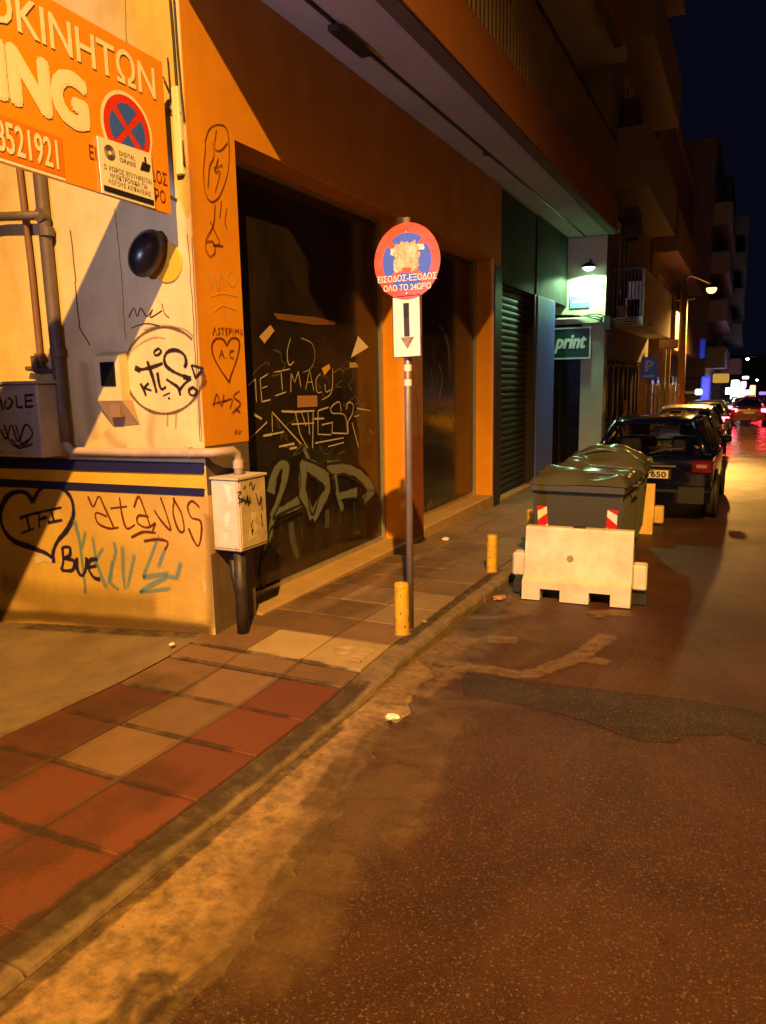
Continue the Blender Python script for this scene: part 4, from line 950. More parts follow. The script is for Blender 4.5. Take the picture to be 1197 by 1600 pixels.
# torn sticker patches hiding the crossing
rs = random.Random(11)
def torn(name, cx, cz, rx, rz, mat, dy, n=26, seed=1):
    q = random.Random(seed); P = []
    for i in range(n):
        a = 2*math.pi*i/n; k = q.uniform(.84, 1.10)
        P.append((dc.x+cx+rx*k*math.copysign(abs(math.cos(a))**.6, math.cos(a)), YD-dy, dc.z+cz+rz*k*math.copysign(abs(math.sin(a))**.6, math.sin(a))))
    return MB().add(P, [tuple(range(n))]).build(name, mat, SP)
M_stick2 = surf('torn_sticker_pale', (0.74, 0.66, 0.55), 0.8, 0.8, (0.4, 0.3, 0.2), 60, bump=.3)
torn('torn_sticker', .0, .03, .092, .100, M_stick, .0034, 90, 2); torn('torn_sticker', -.085, .07, .032, .025, M_swhite, .0030, 18, 3)
torn('torn_sticker', .095, .085, .035, .02, M_swhite, .0030, 18, 4); torn('torn_sticker', -.075, -.02, .018, .05, M_swhite, .0030, 18, 5); torn('torn_sticker', .0, -.055, .035, .018, M_rim, .0037, 18, 8)
torn('torn_sticker', .035, .06, .03, .04, M_stick2, .0040, 60, 6); torn('torn_sticker', -.04, -.01, .025, .03, M_stick2, .0040, 60, 7)
M_txt = surf('sign_lettering', (0.85, 0.80, 0.78), 0.4, 0.1, None, 6)
RX = Vector((1,0,0))
text('lettering', 'ΕΙΣΟΔΟΣ-ΕΞΟΔΟΣ', SP, M_txt, (dc.x+.002, YD-.0050, dc.z-.105), RX, UZ, dr*1.78, .042, bold=0.004)
text('lettering', 'ΟΛΟ ΤΟ 24ΩΡΟ', SP, M_txt, (dc.x+.002, YD-.0050, dc.z-.166), RX, UZ, dr*1.44, .040, bold=0.004)
for dz in (.185, -.205): MB().lathe([(0, 0), (.007, 0), (.009, .003), (0, .004)], 10, (dc.x, YD-.006, dc.z+dz), 'y').build('rivet', M_frame, SP)
# arrow plate
q = [on_y(YD, *p) for p in ((613,464),(655,463),(658,557),(615,560))]
m = MB(); v = [tuple(p) for p in q]+[(p.x, p.y+.004, p.z) for p in q]
m.add(v, [(0,1,2,3),(7,6,5,4),(0,4,5,1),(1,5,6,2),(2,6,7,3),(3,7,4,0)]); m.build('arrow_plate', M_swhite, SP)
def pp(u, v): return q[3]+(q[2]-q[3])*u+(q[0]-q[3])*v+Vector((0, -.002, 0))
m = MB(); m.add([pp(.39,.88), pp(.60,.88), pp(.60,.64), pp(.40,.64)], [(0,1,2,3)]); m.build('arrow_shaft', M_black, SP)
m = MB(); m.add([pp(.40,.64), pp(.60,.64), pp(.61,.34), pp(.41,.34)], [(0,1,2,3)]); m.build('arrow_shaft', plain('worn_black', (0.035, 0.024, 0.02), 0.6), SP)
m = MB(); m.add([pp(.28,.33), pp(.78,.33), pp(.52,.14)], [(0,1,2)]); m.build('arrow_head', surf('worn_arrow', (0.14, 0.10, 0.08), 0.6, 0.7, (0.6, 0.5, 0.4), 70), SP)
for (u0, u1, vv) in ((0, 1, .008), (0, 1, .992)): m = MB(); m.add([pp(u0, vv-.008), pp(u1, vv-.008), pp(u1, vv+.008), pp(u0, vv+.008)], [(0,1,2,3)]); m.build('plate_border', M_black, SP)
for (u, ) in ((.01,), (.99,)): m = MB(); m.add([pp(u-.012, 0), pp(u+.012, 0), pp(u+.012, 1), pp(u-.012, 1)], [(0,1,2,3)]); m.build('plate_border', M_black, SP)
for zz in (on_y(4.8, 637, 575).z, on_y(4.8, 637, 598).z):
    t = (zz-pb.z)/(ptop.z-pb.z); c = pb.lerp(ptop, t)
    MB().lathe([(.0262, -.022), (.0268, -.02), (.0268, .02), (.0262, .022)], 16, tuple(c), 'z').build('white_band', M_swhite, SP)

# ================================================================== BOLLARDS
def bollard(x, y, h, r, label, tilt=0):
    z = ground(y)+hs(y)
    t = thing('bollard', (x, y, z), label, 'bollard', 'yellow bollards along the kerb')
    MB().lathe([(0, -.08), (r, -.08), (r, h-.012), (r*.93, h), (r*.55, h-.002), (r*.5, h-.014), (0, h-.014)], 22).build('post', M_bolt, t, local=True)
    MB().lathe([(r+.014, -.01), (r+.012, .006), (r+.002, .010), (r-.002, .010)], 18).build('collar', surf('cement_collar', (0.2, 0.14, 0.08), .9, .6), t, local=True)
    t.rotation_euler = (0, tilt, 0); return t
bollard(-2.115, 4.66, .375, .052, 'chipped yellow bollard right in front of the sign pole')
bollard(-2.10, 6.72, .36, .050, 'yellow bollard midway between the sign pole and the white barrier', .01)
bollard(-2.05, 8.0, .42, .050, 'yellow bollard half hidden behind the near rubbish bin', -.01)

# ================================================================== PLASTIC BARRIERS
def barrier(loc, rz, label, mat, W=.90):
    t = thing('plastic_barrier', (0,0,0), label, 'barrier', 'plastic road barriers')
    H = .615; m = MB()
    # front/back profile, split into feet so that the fork slots stay open
    def prof(z0): return None
    top = [(-.20, .10), (-.20, .16), (-.115, .20), (-.055, H-.02), (-.045, H), (.045, H), (.055, H-.02), (.115, .20), (.20, .16), (.20, .10)]
    m.prism(top, 0, -W/2, W/2)
    xs = [-W/2, -W/2+.155, -W/2+.325, W/2-.335, W/2-.16, W/2]
    for i in (0, 2, 4):
        m.prism([(-.205, 0), (-.20, .1003), (.20, .1003), (.205, 0)], 0, xs[i], xs[i+1])
    m.build('body', mat, t, local=True)
    m = MB().box(-W/2-.115, -W/2+.001, -.07, .09, .17, .375, .014); m.build('joint_lug', mat, t, local=True)
    m = MB().box(W/2-.001, W/2+.115, -.07, .09, .12, .335, .014); m.build('joint_lug', mat, t, local=True)
    m = MB().box(-W/2-.10, -W/2+.001, -.06, .08, .02, .13); m.build('joint_foot', M_darkmetal, t, local=True)
    m = MB().box(W/2-.001, W/2+.125, -.06, .08, .0, .09); m.build('joint_foot', M_darkmetal, t, local=True)
    m = MB().box(-.05, .05, -.02, .02, H-.001, H+.012); m.build('filler_cap', M_darkmetal, t, local=True)
    m = MB()
    for k in range(5): m.box(-.14+k*.08, -.128+k*.08, -.1, -.075, .37, .47)
    t.location = loc; t.rotation_euler = (math.atan(-SLOPE), 0, rz); return t
bz = ground(6.25)+.02
b1 = barrier((-1.225, 6.42, bz), math.radians(3.5), 'cream white plastic barrier standing in front of the rubbish bins', M_plast)
pg = MB().lathe([(0, 0), (.028, 0), (.030, .004), (0, .006)], 12, (0, 0, 0), 'y').build('drain_plug', surf('plug_stain', (0.34, 0.26, 0.14), .7, .6), b1, local=True)
pg.location = (-.06, -.0985, .36); pg.rotation_euler = (math.radians(-9), 0, 0)
barrier((-1.42, 9.95, ground(9.95)+.015), math.radians(2), 'yellowish plastic barrier between the second rubbish bin and the dark car', surf('aged_plastic', (0.70, 0.46, 0.14), .5, .4, None, 5, True, .1))

# ================================================================== RUBBISH BINS
def rubbish_bin(loc, rz, label, bulge, seed, strips=True):
    q = random.Random(seed)
    t = thing('rubbish_bin', (0,0,0), label, 'rubbish bin', 'wheeled rubbish bins by the kerb')
    W, D, H = .80, 1.02, .93; z0 = .16
    # tapered body
    m = MB()
    def rect(z, wx, dy): return [(-wx/2, -dy/2, z), (wx/2, -dy/2, z), (wx/2, dy/2, z), (-wx/2, dy/2, z)]
    lv = [rect(z0, W*.86, D*.84), rect(z0+.05, W*.90, D*.88), rect(H-.06, W, D), rect(H-.02, W, D)]
    v = [p for r in lv for p in r]; f = [(3,2,1,0)]
    for i in range(3):
        for k in range(4): f.append((i*4+k, i*4+(k+1) % 4, (i+1)*4+(k+1) % 4, (i+1)*4+k))
    f.append((12,13,14,15)); m.add(v, f); m.build('body', M_bin, t, local=True)
    for k in range(7):                       # side ribs
        y = -.38+k*.127
        MB().add([(W*.45, y, z0+.04), (W*.45, y+.05, z0+.04), (W*.5, y+.05, H-.07), (W*.5, y, H-.07), (W*.45+.022, y+.008, z0+.04), (W*.45+.022, y+.042, z0+.04), (W*.5+.022, y+.042, H-.07), (W*.5+.022, y+.008, H-.07)],
                 [(4,5,6,7), (0,4,7,3), (1,2,6,5), (3,7,6,2), (0,1,5,4)]).build('rib', M_bin, t, local=True)
    for sx in (-1, 1):
        MB().add([(sx*W*.47-.02, -D*.44-.006, z0+.05), (sx*W*.47+.02, -D*.44-.006, z0+.05), (sx*W*.5+.02, -D*.5-.008, H-.07), (sx*W*.5-.02, -D*.5-.008, H-.07),
                  (sx*W*.47-.02, -D*.43, z0+.05), (sx*W*.47+.02, -D*.43, z0+.05), (sx*W*.5+.02, -D*.49, H-.07), (sx*W*.5-.02, -D*.49, H-.07)], [(0,1,2,3), (4,7,6,5), (0,4,5,1), (1,5,6,2), (2,6,7,3), (3,7,4,0)]).build('corner_post', M_bin, t, local=True)
    MB().box(-W/2-.04, W/2+.04, -D/2-.045, D/2+.045, H-.085, H-.005, .012).build('rim', M_bin, t, local=True)
    # lid: warped sheet with a drooping skirt
    nx, ny = 22, 24; lw, ld = W+.11, D+.11; v = []; f = []
    ph = [q.uniform(0, 6) for _ in range(6)]
    for j in range(ny+1):
        for i in range(nx+1):
            u, w_ = i/nx, j/ny; x = (u-.5)*lw; y = (w_-.5)*ld
            e = min(u, 1-u, w_, 1-w_)
            z = H+.015+.055*min(1, e/.09)**.8
            z += bulge*max(0, math.sin(math.pi*u))**.8*max(0, math.sin(math.pi*w_))**.7
            z += (.028*math.sin(8*u+6*w_+ph[0])*math.sin(7*w_+ph[1])+.022*math.sin(15*w_+4*u+ph[2])+.014*math.sin(13*u-9*w_+ph[4])+.02*math.sin(5*u+ph[5]))*min(1, e/.1)
            if e < .001: z = H-.01+.008*math.sin(6*u+4*w_+ph[3])
            v.append((x, y, z))
    for j in range(ny):
        for i in range(nx): f.append((j*(nx+1)+i, j*(nx+1)+i+1, (j+1)*(nx+1)+i+1, (j+1)*(nx+1)+i))
    MB().add(v, f).build('lid', M_lid, t, local=True, smooth=True)
    for yy in (-.30, .30):
        pts = [(-W/2-.02+(W+.04)*k/10, yy+q.uniform(-.01, .01), H+.075+bulge*.8*math.sin(math.pi*k/10)**.8) for k in range(11)]
        MB().tube(pts, .016, 8).build('lid_ridge', M_lid, t, local=True, smooth=True)
    for sx in (-1, 1):
        MB().tube([(sx*(W/2+.05), -.15, H-.04), (sx*(W/2+.085), -.15, H-.04), (sx*(W/2+.085), .15, H-.04), (sx*(W/2+.05), .15, H-.04)], .011).build('handle', M_darkmetal, t, local=True)
    for (wx, wy) in ((-.30, -.36), (.30, -.36), (-.30, .36), (.30, .36)):
        whl = MB().lathe([(0, -.02), (.07, -.02), (.08, -.012), (.08, .012), (.07, .02), (0, .02)], 18, (wx, wy, .08), 'x').build('wheel', M_rub, t, local=True)
        MB().box(wx-.03, wx+.03, wy-.03, wy+.03, .10, .19).build('caster_fork', M_darkmetal, t, local=True)
    if strips:
        for sx in (-1, 1):
            wz0, wz1 = .32, .70
            def P(a, z):                       # point on the tapered near face
                k = (z-z0)/(H-z0); hw = W/2*(.88+.12*k); dy = D/2*(.86+.14*k)
                return (sx*(hw-.055)+(a-.5)*.095, -dy-.012, z)
            base = MB().add([P(0, wz0), P(1, wz0), P(1, wz1), P(0, wz1)], [(0,1,2,3)]).build('reflector_strip', M_swhite, t, local=True)
            for k in range(3):
                a0 = wz0-.05+k*.19; s = 1 if sx < 0 else -1
                l0, r0 = (a0, a0+.075) if s > 0 else (a0+.075, a0)
                cl = lambda z: max(wz0, min(wz1, z))
                V = [P(0, cl(l0)), P(1, cl(r0)), P(1, cl(r0+.10)), P(0, cl(l0+.10))]; V = [(p[0], p[1]-.002, p[2]) for p in V]
                MB().add(V, [(0,1,2,3)]).build('red_stripe', plain('reflector_red', (.55, .02, .015), .35), base, local=True)
    t.location = loc; t.rotation_euler = (math.atan(-SLOPE), 0, rz); return t
rubbish_bin((-1.365, 7.52, ground(7.5)+.018), math.radians(-1), 'near dark green rubbish bin with red and white reflector strips', .02, 3)
rubbish_bin((-1.385, 8.80, ground(8.8)+.018), math.radians(3), 'farther dark green rubbish bin with bulging lid next to the dark car', .17, 8, False)

# ================================================================== CARS
def car_glass():
    if 'car_glass' in MATS: return MATS['car_glass']
    m, nt, b = new_mat('car_glass'); out = nt.nodes['Material Output']; nt.nodes.remove(b)
    tr = N(nt, 'ShaderNodeBsdfTransparent'); tr.inputs[0].default_value = (.80, .84, .80, 1)
    gl = N(nt, 'ShaderNodeBsdfGlossy'); gl.inputs['Roughness'].default_value = .04
    fr = N(nt, 'ShaderNodeFresnel'); fr.inputs[0].default_value = 1.5
    mx = N(nt, 'ShaderNodeMixShader'); nt.links.new(fr.outputs[0], mx.inputs[0]); nt.links.new(tr.outputs[0], mx.inputs[1]); nt.links.new(gl.outputs[0], mx.inputs[2])
    nt.links.new(mx.outputs[0], out.inputs[0]); MATS['car_glass'] = m; return m
M_cg = car_glass()
M_trim = plain('car_trim', (.012, .012, .013), .5); M_seat = plain('car_seat', (.02, .02, .022), .85); M_rimm = plain('wheel_rim', (.35, .34, .33), .35, .8)
M_tail = plain('tail_lens', (.10, .005, .004), .2, coat=.4); M_tail_on = glow('tail_lens_lit', (1.0, .03, .06), 45.0); M_head = plain('head_lens', (.6, .6, .6), .1); M_head_on = glow('head_lens_lit', (1.0, .93, .85), 40.0)
def car(loc, rz, paint, label, plate=None, tail=False, head=False, group='cars in the street'):
    t = thing('car', (0,0,0), label, 'car', group)
    ST = [(-2.02,.66,.36,.74), (-1.99,.76,.28,.88), (-1.90,.81,.23,.945), (-1.35,.84,.20,.965), (-.5,.85,.19,.955), (.4,.85,.19,.95), (1.05,.84,.20,.94), (1.2,.835,.2,.925), (1.65,.80,.22,.85), (1.93,.73,.26,.74), (2.04,.60,.33,.62)]
    v = []; f = []; K = 13
    for (y, w_, zb, zt) in ST:
        half = [(w_*.78, zb), (w_*.97, zb+.10), (w_*1.0, zb+(zt-zb)*.45), (w_*.985, zt-.13), (w_*.93, zt-.03), (w_*.55, zt+.004), (0, zt+.012)]
        pts = half+[(-x, z) for (x, z) in half[:-1]][::-1]
        v += [(x, y, z) for (x, z) in pts]
    n = len(ST)
    for i in range(n-1):
        for k in range(K-1): f.append((i*K+k, i*K+k+1, (i+1)*K+k+1, (i+1)*K+k))
        f.append((i*K+K-1, i*K, (i+1)*K, (i+1)*K+K-1))
    f += [tuple(range(K)), tuple(range((n-1)*K, n*K))[::-1]]
    b = MB().add(v, f).build('body', paint, t, local=True, smooth=True)
    md = b.modifiers.new('s', 'SUBSURF'); md.levels = 1; md.render_levels = 2
    # roof
    RF = [(-1.60,.53,1.345), (-1.50,.545,1.385), (-1.0,.58,1.425), (-.4,.59,1.435), (.1,.58,1.42), (.36,.565,1.375)]
    v = []; f = []; 
    for (y, w_, z) in RF:
        for u in (-1, -.8, -.4, 0, .4, .8, 1): v.append((w_*u, y, z-.035*abs(u)**3))
        for u in (1, .8, .4, 0, -.4, -.8, -1): v.append((w_*u, y, z-.03-.035*abs(u)**3))
    K = 14
    for i in range(len(RF)-1):
        for k in range(K): f.append((i*K+k, i*K+(k+1) % K, (i+1)*K+(k+1) % K, (i+1)*K+k))
    f += [tuple(range(K)), tuple(range((len(RF)-1)*K, len(RF)*K))[::-1]]
    MB().add(v, f).build('roof', paint, t, local=True, smooth=True)
    for s in (-1, 1):
        MB().tube([(s*.745, 1.16, .92), (s*.655, .76, 1.17), (s*.555, .34, 1.35)], [.045, .035, .035], 6).build('windscreen_pillar', paint, t, local=True, smooth=True)
        MB().tube([(s*.775, -.32, .93), (s*.69, -.36, 1.18), (s*.58, -.40, 1.385)], .04, 6).build('door_pillar', M_trim, t, local=True, smooth=True)
        # rear quarter panel
        o1 = [(s*.745, -1.96, .92), (s*.775, -1.28, .93), (s*.66, -1.20, 1.22), (s*.57, -1.30, 1.385), (s*.53, -1.60, 1.33)]
        i1 = [(x-s*.05, y+.01, z) for (x, y, z) in o1]
        MB().add(o1+i1, [(0,1,2,3,4), (9,8,7,6,5), (0,5,6,1), (1,6,7,2), (2,7,8,3), (3,8,9,4), (4,9,5,0)]).build('rear_quarter', paint, t, local=True)
        MB().tube([(s*.70, -1.955, .935), (s*.61, -1.78, 1.14), (s*.52, -1.60, 1.335)], .045, 6).build('rear_pillar', paint, t, local=True, smooth=True)
        for (a, b2, c, d) in (((s*.775, -1.27, .94), (s*.775, -.33, .94), (s*.585, -.41, 1.36), (s*.585, -1.2, 1.36)), ((s*.775, -.30, .94), (s*.75, 1.05, .94), (s*.565, .32, 1.35), (s*.585, -.37, 1.37))):
            MB().quad(a, b2, c, d).build('side_window', M_cg, t, local=True)
        MB().box(*sorted((s*.80, s*.96)), .72, .84, .93, 1.05, .03).build('door_mirror', paint, t, local=True)
        tl_ = MB().box(*sorted((s*.52, s*.815)), -2.015, -1.80, .66, .85, .035).build('tail_light', M_tail_on if tail else M_tail, t, local=True, smooth=False)
        MB().box(*sorted((s*.60, s*.74)), -2.02, -2.0, .745, .80, .008).build('reversing_lens', M_tail_on if tail else plain('clear_lens', (.30, .14, .10), .15), tl_, local=True)
        MB().box(*sorted((s*.46, s*.72)), 1.80, 2.0, .60, .74, .03).build('headlight', M_head_on if head else M_head, t, local=True)
        for y in (-1.28, 1.28):
            MB().lathe([(0, 0), (.37, 0), (.37, s*.012), (0, s*.014)], 24, (s*.836, y, .315), 'x').build('wheel_arch', M_trim, t, local=True)
            wh = MB().lathe([(.19, -.09), (.29, -.10), (.31, -.07), (.31, .07), (.29, .10), (.19, .09)], 26, (s*.775, y, .31), 'x').build('tyre', M_rub, t, local=True, smooth=True)
            MB().lathe([(0, s*.03), (.06, s*.06), (.08, s*.03), (.17, s*.05), (.19, s*.085), (.2, s*.0), (0, s*.0)], 26, (s*.775, y, .31), 'x').build('rim', M_rimm, wh, local=True, smooth=True)
    # glass
    MB().quad((-.66, -1.955, .945), (.66, -1.955, .945), (.50, -1.605, 1.335), (-.50, -1.605, 1.335)).build('rear_window', M_cg, t, local=True)
    MB().quad((-.72, 1.15, .94), (.72, 1.15, .94), (.54, .36, 1.355), (-.54, .36, 1.355)).build('windscreen', M_cg, t, local=True)
    for s in (-1, 1):
        MB().box(s*.35-.24, s*.35+.24, -.18, -.04, .6, 1.07, .04).build('seat_back', M_seat, t, local=True)
        MB().box(s*.35-.13, s*.35+.13, -.20, -.10, 1.09, 1.26, .03).build('headrest', M_seat, t, local=True)
        MB().box(s*.36-.14, s*.36+.14, -1.22, -1.12, .93, 1.12, .03).build('headrest', M_seat, t, local=True)
    MB().box(-.72, .72, .95, 1.15, .90, .97).build('dashboard', M_seat, t, local=True)
    MB().box(-.10, .10, .40, .42, 1.24, 1.30).build('inside_mirror', M_seat, t, local=True)
    # bumper, plate, details
    bmp = [(-.80, -1.82), (-.80, -1.97), (-.72, -2.05), (-.4, -2.085), (.4, -2.085), (.72, -2.05), (.80, -1.97), (.80, -1.82)]
    MB().prism(bmp, 2, .27, .50).build('rear_bumper', paint, t, local=True)
    MB().prism([(x*1.005, y-.006) for (x, y) in bmp], 2, .42, .455).build('bumper_strip', M_trim, t, local=True)
    MB().box(-.30, .30, -2.045, -1.98, .58, .73, .008).build('plate_recess', M_trim, t, local=True)
    MB().box(-.26, .26, -2.056, -2.046, .60, .71).build('number_plate', surf('number_plate', (.78, .70, .58), .4, .2), t, local=True)
    if plate:
        po = text('plate_lettering', plate, t, M_black, (0, -2.059, .655), RX, UZ, .46, .078, bold=.005)
    MB().lathe([(0, 0), (.05, 0), (.055, .008), (.04, .014), (0, .015)], 20, (0, -2.035, .835), 'y').build('badge', M_rimm, t, local=True)
    MB().tube([(0, -1.985, .93), (.18, -1.93, .985), (.42, -1.90, 1.0)], .010, 6).build('rear_wiper', M_trim, t, local=True)
    MB().box(-.35, .35, -2.04, -2.015, .755, .775).build('tailgate_trim', M_rimm, t, local=True)
    t.location = loc; t.rotation_euler = (math.atan(-SLOPE), 0, rz); return t
def paint(name, c, rough=.25): return plain(name, c, rough, 0.0, coat=.6)
car((-1.135, 12.85, ground(12.85)+.016), math.radians(-.5), paint('navy_paint', (.0025, .004, .026), .12), 'dark navy blue hatchback parked right behind the rubbish bins', plate='ΝΙΙ 1650')
car((-1.28, 21.1, ground(21.1)+.016), 0, paint('gold_paint', (.42, .36, .24)), 'pale gold car parked ahead of the dark navy hatchback')
car((-1.30, 31.0, ground(31)+.016), 0, paint('black_paint', (.01, .01, .012)), 'black parked car with red tail lights ahead of the pale gold car', tail=True)
car((.18, 44.0, ground(44)+.016), 0, paint('red_paint', (.25, .012, .015)), 'red car driving away with glowing tail lights in the lane', tail=True)
car((-.15, 51.5, ground(51.5)+.016), 0, paint('silver_paint', (.3, .3, .32)), 'silver car with lit tail lights partly hidden by the red car', tail=True)
car((.25, 58.0, ground(58)+.016), 0, paint('black_paint', (.01, .01, .012)), 'far car with lit tail lights ahead of the red car', tail=True)
car((1.75, 74.0, ground(74)+.016), math.pi, paint('grey_paint', (.2, .2, .22)), 'far oncoming car with white headlights on', head=True)
car((3.25, 28.0, ground(28)+.016), math.pi, paint('taxi_paint', (.62, .33, .03)), 'orange yellow car parked on the opposite side of the street')

# ================================================================== OTHER BUILDINGS ALONG THE LEFT SIDE
def window_unit(parent, x, y0, y1, z0, z1, fr, pane, side=1):
    f = MB(); t = .06; e = .03*side
    xa, xb = sorted((x, x+e*1.5))
    f.box(xa, xb, y0, y1, z0, z0+t).box(xa, xb, y0, y1, z1-t, z1).box(xa, xb, y0, y0+t, z0+t, z1-t).box(xa, xb, y1-t, y1, z0+t, z1-t).box(xa, xb, (y0+y1)/2-t/2, (y0+y1)/2+t/2, z0+t, z1-t)
    o = f.build('window', fr, parent)
    xa, xb = sorted((x-.002*side, x+.012*side)); MB().box(xa, xb, y0+t, y1-t, z0+t, z1-t).build('pane', pane, o)
    return o
M_pane = surf('night_pane', (.01, .011, .014), .12, .5, (.03, .025, .02), 3)
M_wf = surf('window_frame', (.35, .32, .28), .5, .4)
M_rail = surf('rail_dark', (.05, .045, .04), .5, .4)
def gbalc(parent, z, y0, y1, xi, xo, mat, side, ph=1.0, bars_end=False):
    xa, xb = sorted((xi+.002*side, xo))
    MB().box(xa, xb, y0, y1, z, z+.18).build('balcony_slab', mat, parent)
    xa, xb = sorted((xo-.06*side, xo-.001*side)); MB().box(xa, xb, y0+.06, y1-.06, z+.181, z+.18+ph).build('balcony_parapet', mat, parent)
    xa, xb = sorted((xi+.002*side, xo-.001*side))
    if not bars_end: MB().box(xa, xb, y0+.001, y0+.06, z+.181, z+.18+ph).build('balcony_end', mat, parent)
    MB().box(xa, xb, y1-.06, y1-.001, z+.181, z+.18+ph).build('balcony_end', mat, parent)
def block(name, label, y0, y1, xf, top, mat, bx=None, fl=3.0, z0=3.2, bmat=None, depth=9, side=1, group='buildings along the street', shop=True, inset=.5, win=2.6):
    zg = ground((y0+y1)/2)
    t = thing(name, (xf, y0, zg), label, 'building', group)
    xa, xb = sorted((xf, xf-depth*side))
    MB().box(xa, xb, y0, y1, ground(y1)-1.5, top).build('wall', mat, t)
    xa, xb = sorted((xf+.12*side, xf-depth*side)); MB().box(xa, xb, y0-.05, y1+.05, top, top+.25).build('roof_edge', mat, t)
    z = zg+z0; k = 0
    while z+2.2 < top:
        n = max(1, int((y1-y0-.8)/win))
        for i in range(n):
            ya = y0+.5+(y1-y0-1)*(i+.5)/n
            window_unit(t, xf, ya-.55, ya+.55, z+.25 if bx else z+.9, z+2.35, M_wf, M_pane, side)
        if bx is not None: gbalc(t, z-.02, y0+inset, y1-inset, xf, bx, bmat or mat, side)
        z += fl; k += 1
    if shop:
        n = max(1, int((y1-y0-.4)/3.2))
        for i in range(n):
            a = y0+.3+(y1-y0-.6)*i/n; b = y0+.3+(y1-y0-.6)*(i+1)/n
            window_unit(t, xf, a+.15, b-.15, zg-.1, zg+2.4, M_darkmetal, M_pane, side)
    return t
# --- building with the green-white wall lamp
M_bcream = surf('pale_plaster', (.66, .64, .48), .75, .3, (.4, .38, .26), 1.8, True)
M_bdark = surf('dull_plaster', (.20, .175, .14), .8, .45, (.18, .15, .12), 1.2, True)
YB = 15.75; XB = -2.62
B = thing('lamp_lit_building', (XB, YB, ground(YB)), 'building with pale wall lit by a greenish lamp, stacked balconies over a shop', 'building', 'buildings along the street')
bw = MB().box(-10, XB, YB, 22.6, 2.86, 16).build('upper_wall', M_bdark, B)
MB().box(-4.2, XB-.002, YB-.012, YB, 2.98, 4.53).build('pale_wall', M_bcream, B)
MB().box(-10, -3.05, 16.06, 22.6, -1.2, 2.86).build('inner_mass', M_pan, B)
cg = MB().box(-3.07, XB+.001, YB-.004, 16.12, -.9, 2.859).build('corner_pier', surf('green_white_paint', (.50, .56, .46), .7, .3, None, 2, True), B)
MB().box(-4.2, XB+.03, YB-.08, YB-.013, 2.86, 2.98, .01).build('ledge', M_bcream, B)
MB().box(-4.2, -3.075, 15.98, 16.0, -.7, 2.15).build('shop_glass', M_glass, B)
for xx in (-3.98, -3.52, -3.10): MB().box(xx-.02, xx+.02, 15.93, 15.979, -.7, 2.15).build('shop_mullion', M_darkmetal, B)
# street side shop front
for (ya, yb) in ((16.25, 17.7), (17.85, 19.3), (19.45, 20.9), (21.05, 22.4)):
    window_unit(B, -2.80, ya, yb, -.25, 2.1, M_darkmetal, M_glass)
MB().box(-3.05, -2.81, 16.13, 22.6, -1.2, 2.16).build('shop_wall', M_pan, B)
MB().box(-3.05, XB+.06, 16.125, 22.6, 2.16, 2.858).build('shop_header', surf('dark_header', (.07, .045, .03), .6, .4), B)
for (ya, za, zb_, mt) in ((16.5, 1.15, 1.75, plain('violet_poster', (.30, .28, .62), .6)), (16.55, .25, .8, plain('dull_poster', (.20, .12, .1), .6)), (19.6, .2, 1.2, plain('red_poster', (.5, .05, .04), .6))):
    MB().box(-2.752, -2.748, ya, ya+.7, za, zb_).build('poster', mt, B)
for z in (2.72, 5.42, 8.12, 10.82, 13.52):
    gbalc(B, z+.1, 16.4, 22.45, XB, -1.98, M_bdark if z > 3 else surf('balcony_cream', (.55, .48, .33), .75, .35), 1, .95, bars_end=(z < 3))
    if z > 3:
        for ya in (17.2, 19.6):
            window_unit(B, XB, ya, ya+1.2, z+.3, z+2.4, M_wf, M_pane)
    else:
        window_unit(B, XB, 17.2, 18.4, z+.4, z+2.4, M_wf, M_pane)
rl = MB().box(-2.61, -1.99, 16.42, 16.45, 3.93, 3.97).build('railing', M_rail, B)
for i in range(9): MB().box(-2.58+i*.068, -2.566+i*.068, 16.428, 16.442, 3.0, 3.93).build('railing_bar', M_rail, rl)
for i, (px_, py_) in enumerate(((985, 345), (985, 175))):
    c = on_y(16.62, px_, py_)
    t = thing('air_conditioner', (c.x, 16.7, c.z-.28), 'dark air conditioner unit on the %s balcony above the shop' % ('second' if i == 0 else 'third'), 'air conditioner', 'air conditioners on the balconies')
    MB().box(c.x-.14, c.x+.14, 16.62, 17.3, c.z-.27, c.z+.27, .02).build('casing', plain('ac_casing', (.05, .05, .045), .6), t)
    MB().lathe([(0, 0), (.11, 0), (.12, .008), (.10, .012), (0, .012)], 18, (c.x, 16.60, c.z), 'y').build('fan_grille', M_darkmetal, t)
    MB().box(c.x-.12, c.x+.12, 16.7, 17.2, c.z-.30, c.z-.271).build('bracket', M_darkmetal, t)
# shop sign, street plate, pots, chair on the balcony
SS = thing('shop_sign', (-3.2, YB, 2.17), 'dark green shop sign with white italic script under the green lamp', 'sign')
MB().box(-3.72, -2.87, YB-.07, YB-.014, 2.17, 2.80).build('board', plain('sign_green', (.008, .05, .03), .4), SS)
fr = MB(); fr.box(-3.72, -2.87, YB-.078, YB-.071, 2.17, 2.20).box(-3.72, -2.87, YB-.078, YB-.071, 2.77, 2.80).box(-2.90, -2.87, YB-.078, YB-.071, 2.20, 2.77); fr.build('border', M_swhite, SS)
text('lettering', 'print', SS, M_swhite, (-3.28, YB-.075, 2.47), RX, UZ, .62, .34, bold=.010, shear=.3)
SPn = thing('street_plate', (-3.14, YB, 3.2), 'small blue street name plate on the pale lit wall', 'sign')
a = on_y(YB-.02, 891, 463); b = on_y(YB-.02, 921, 480)
MB().box(a.x, b.x, YB-.03, YB-.0125, b.z, a.z).build('plate', plain('plate_blue', (.20, .55, .62), .5), SPn)
MB().box(a.x+.05, b.x-.05, YB-.032, YB-.030, (a.z+b.z)/2-.02, (a.z+b.z)/2+.02).build('print_band', M_swhite, SPn)
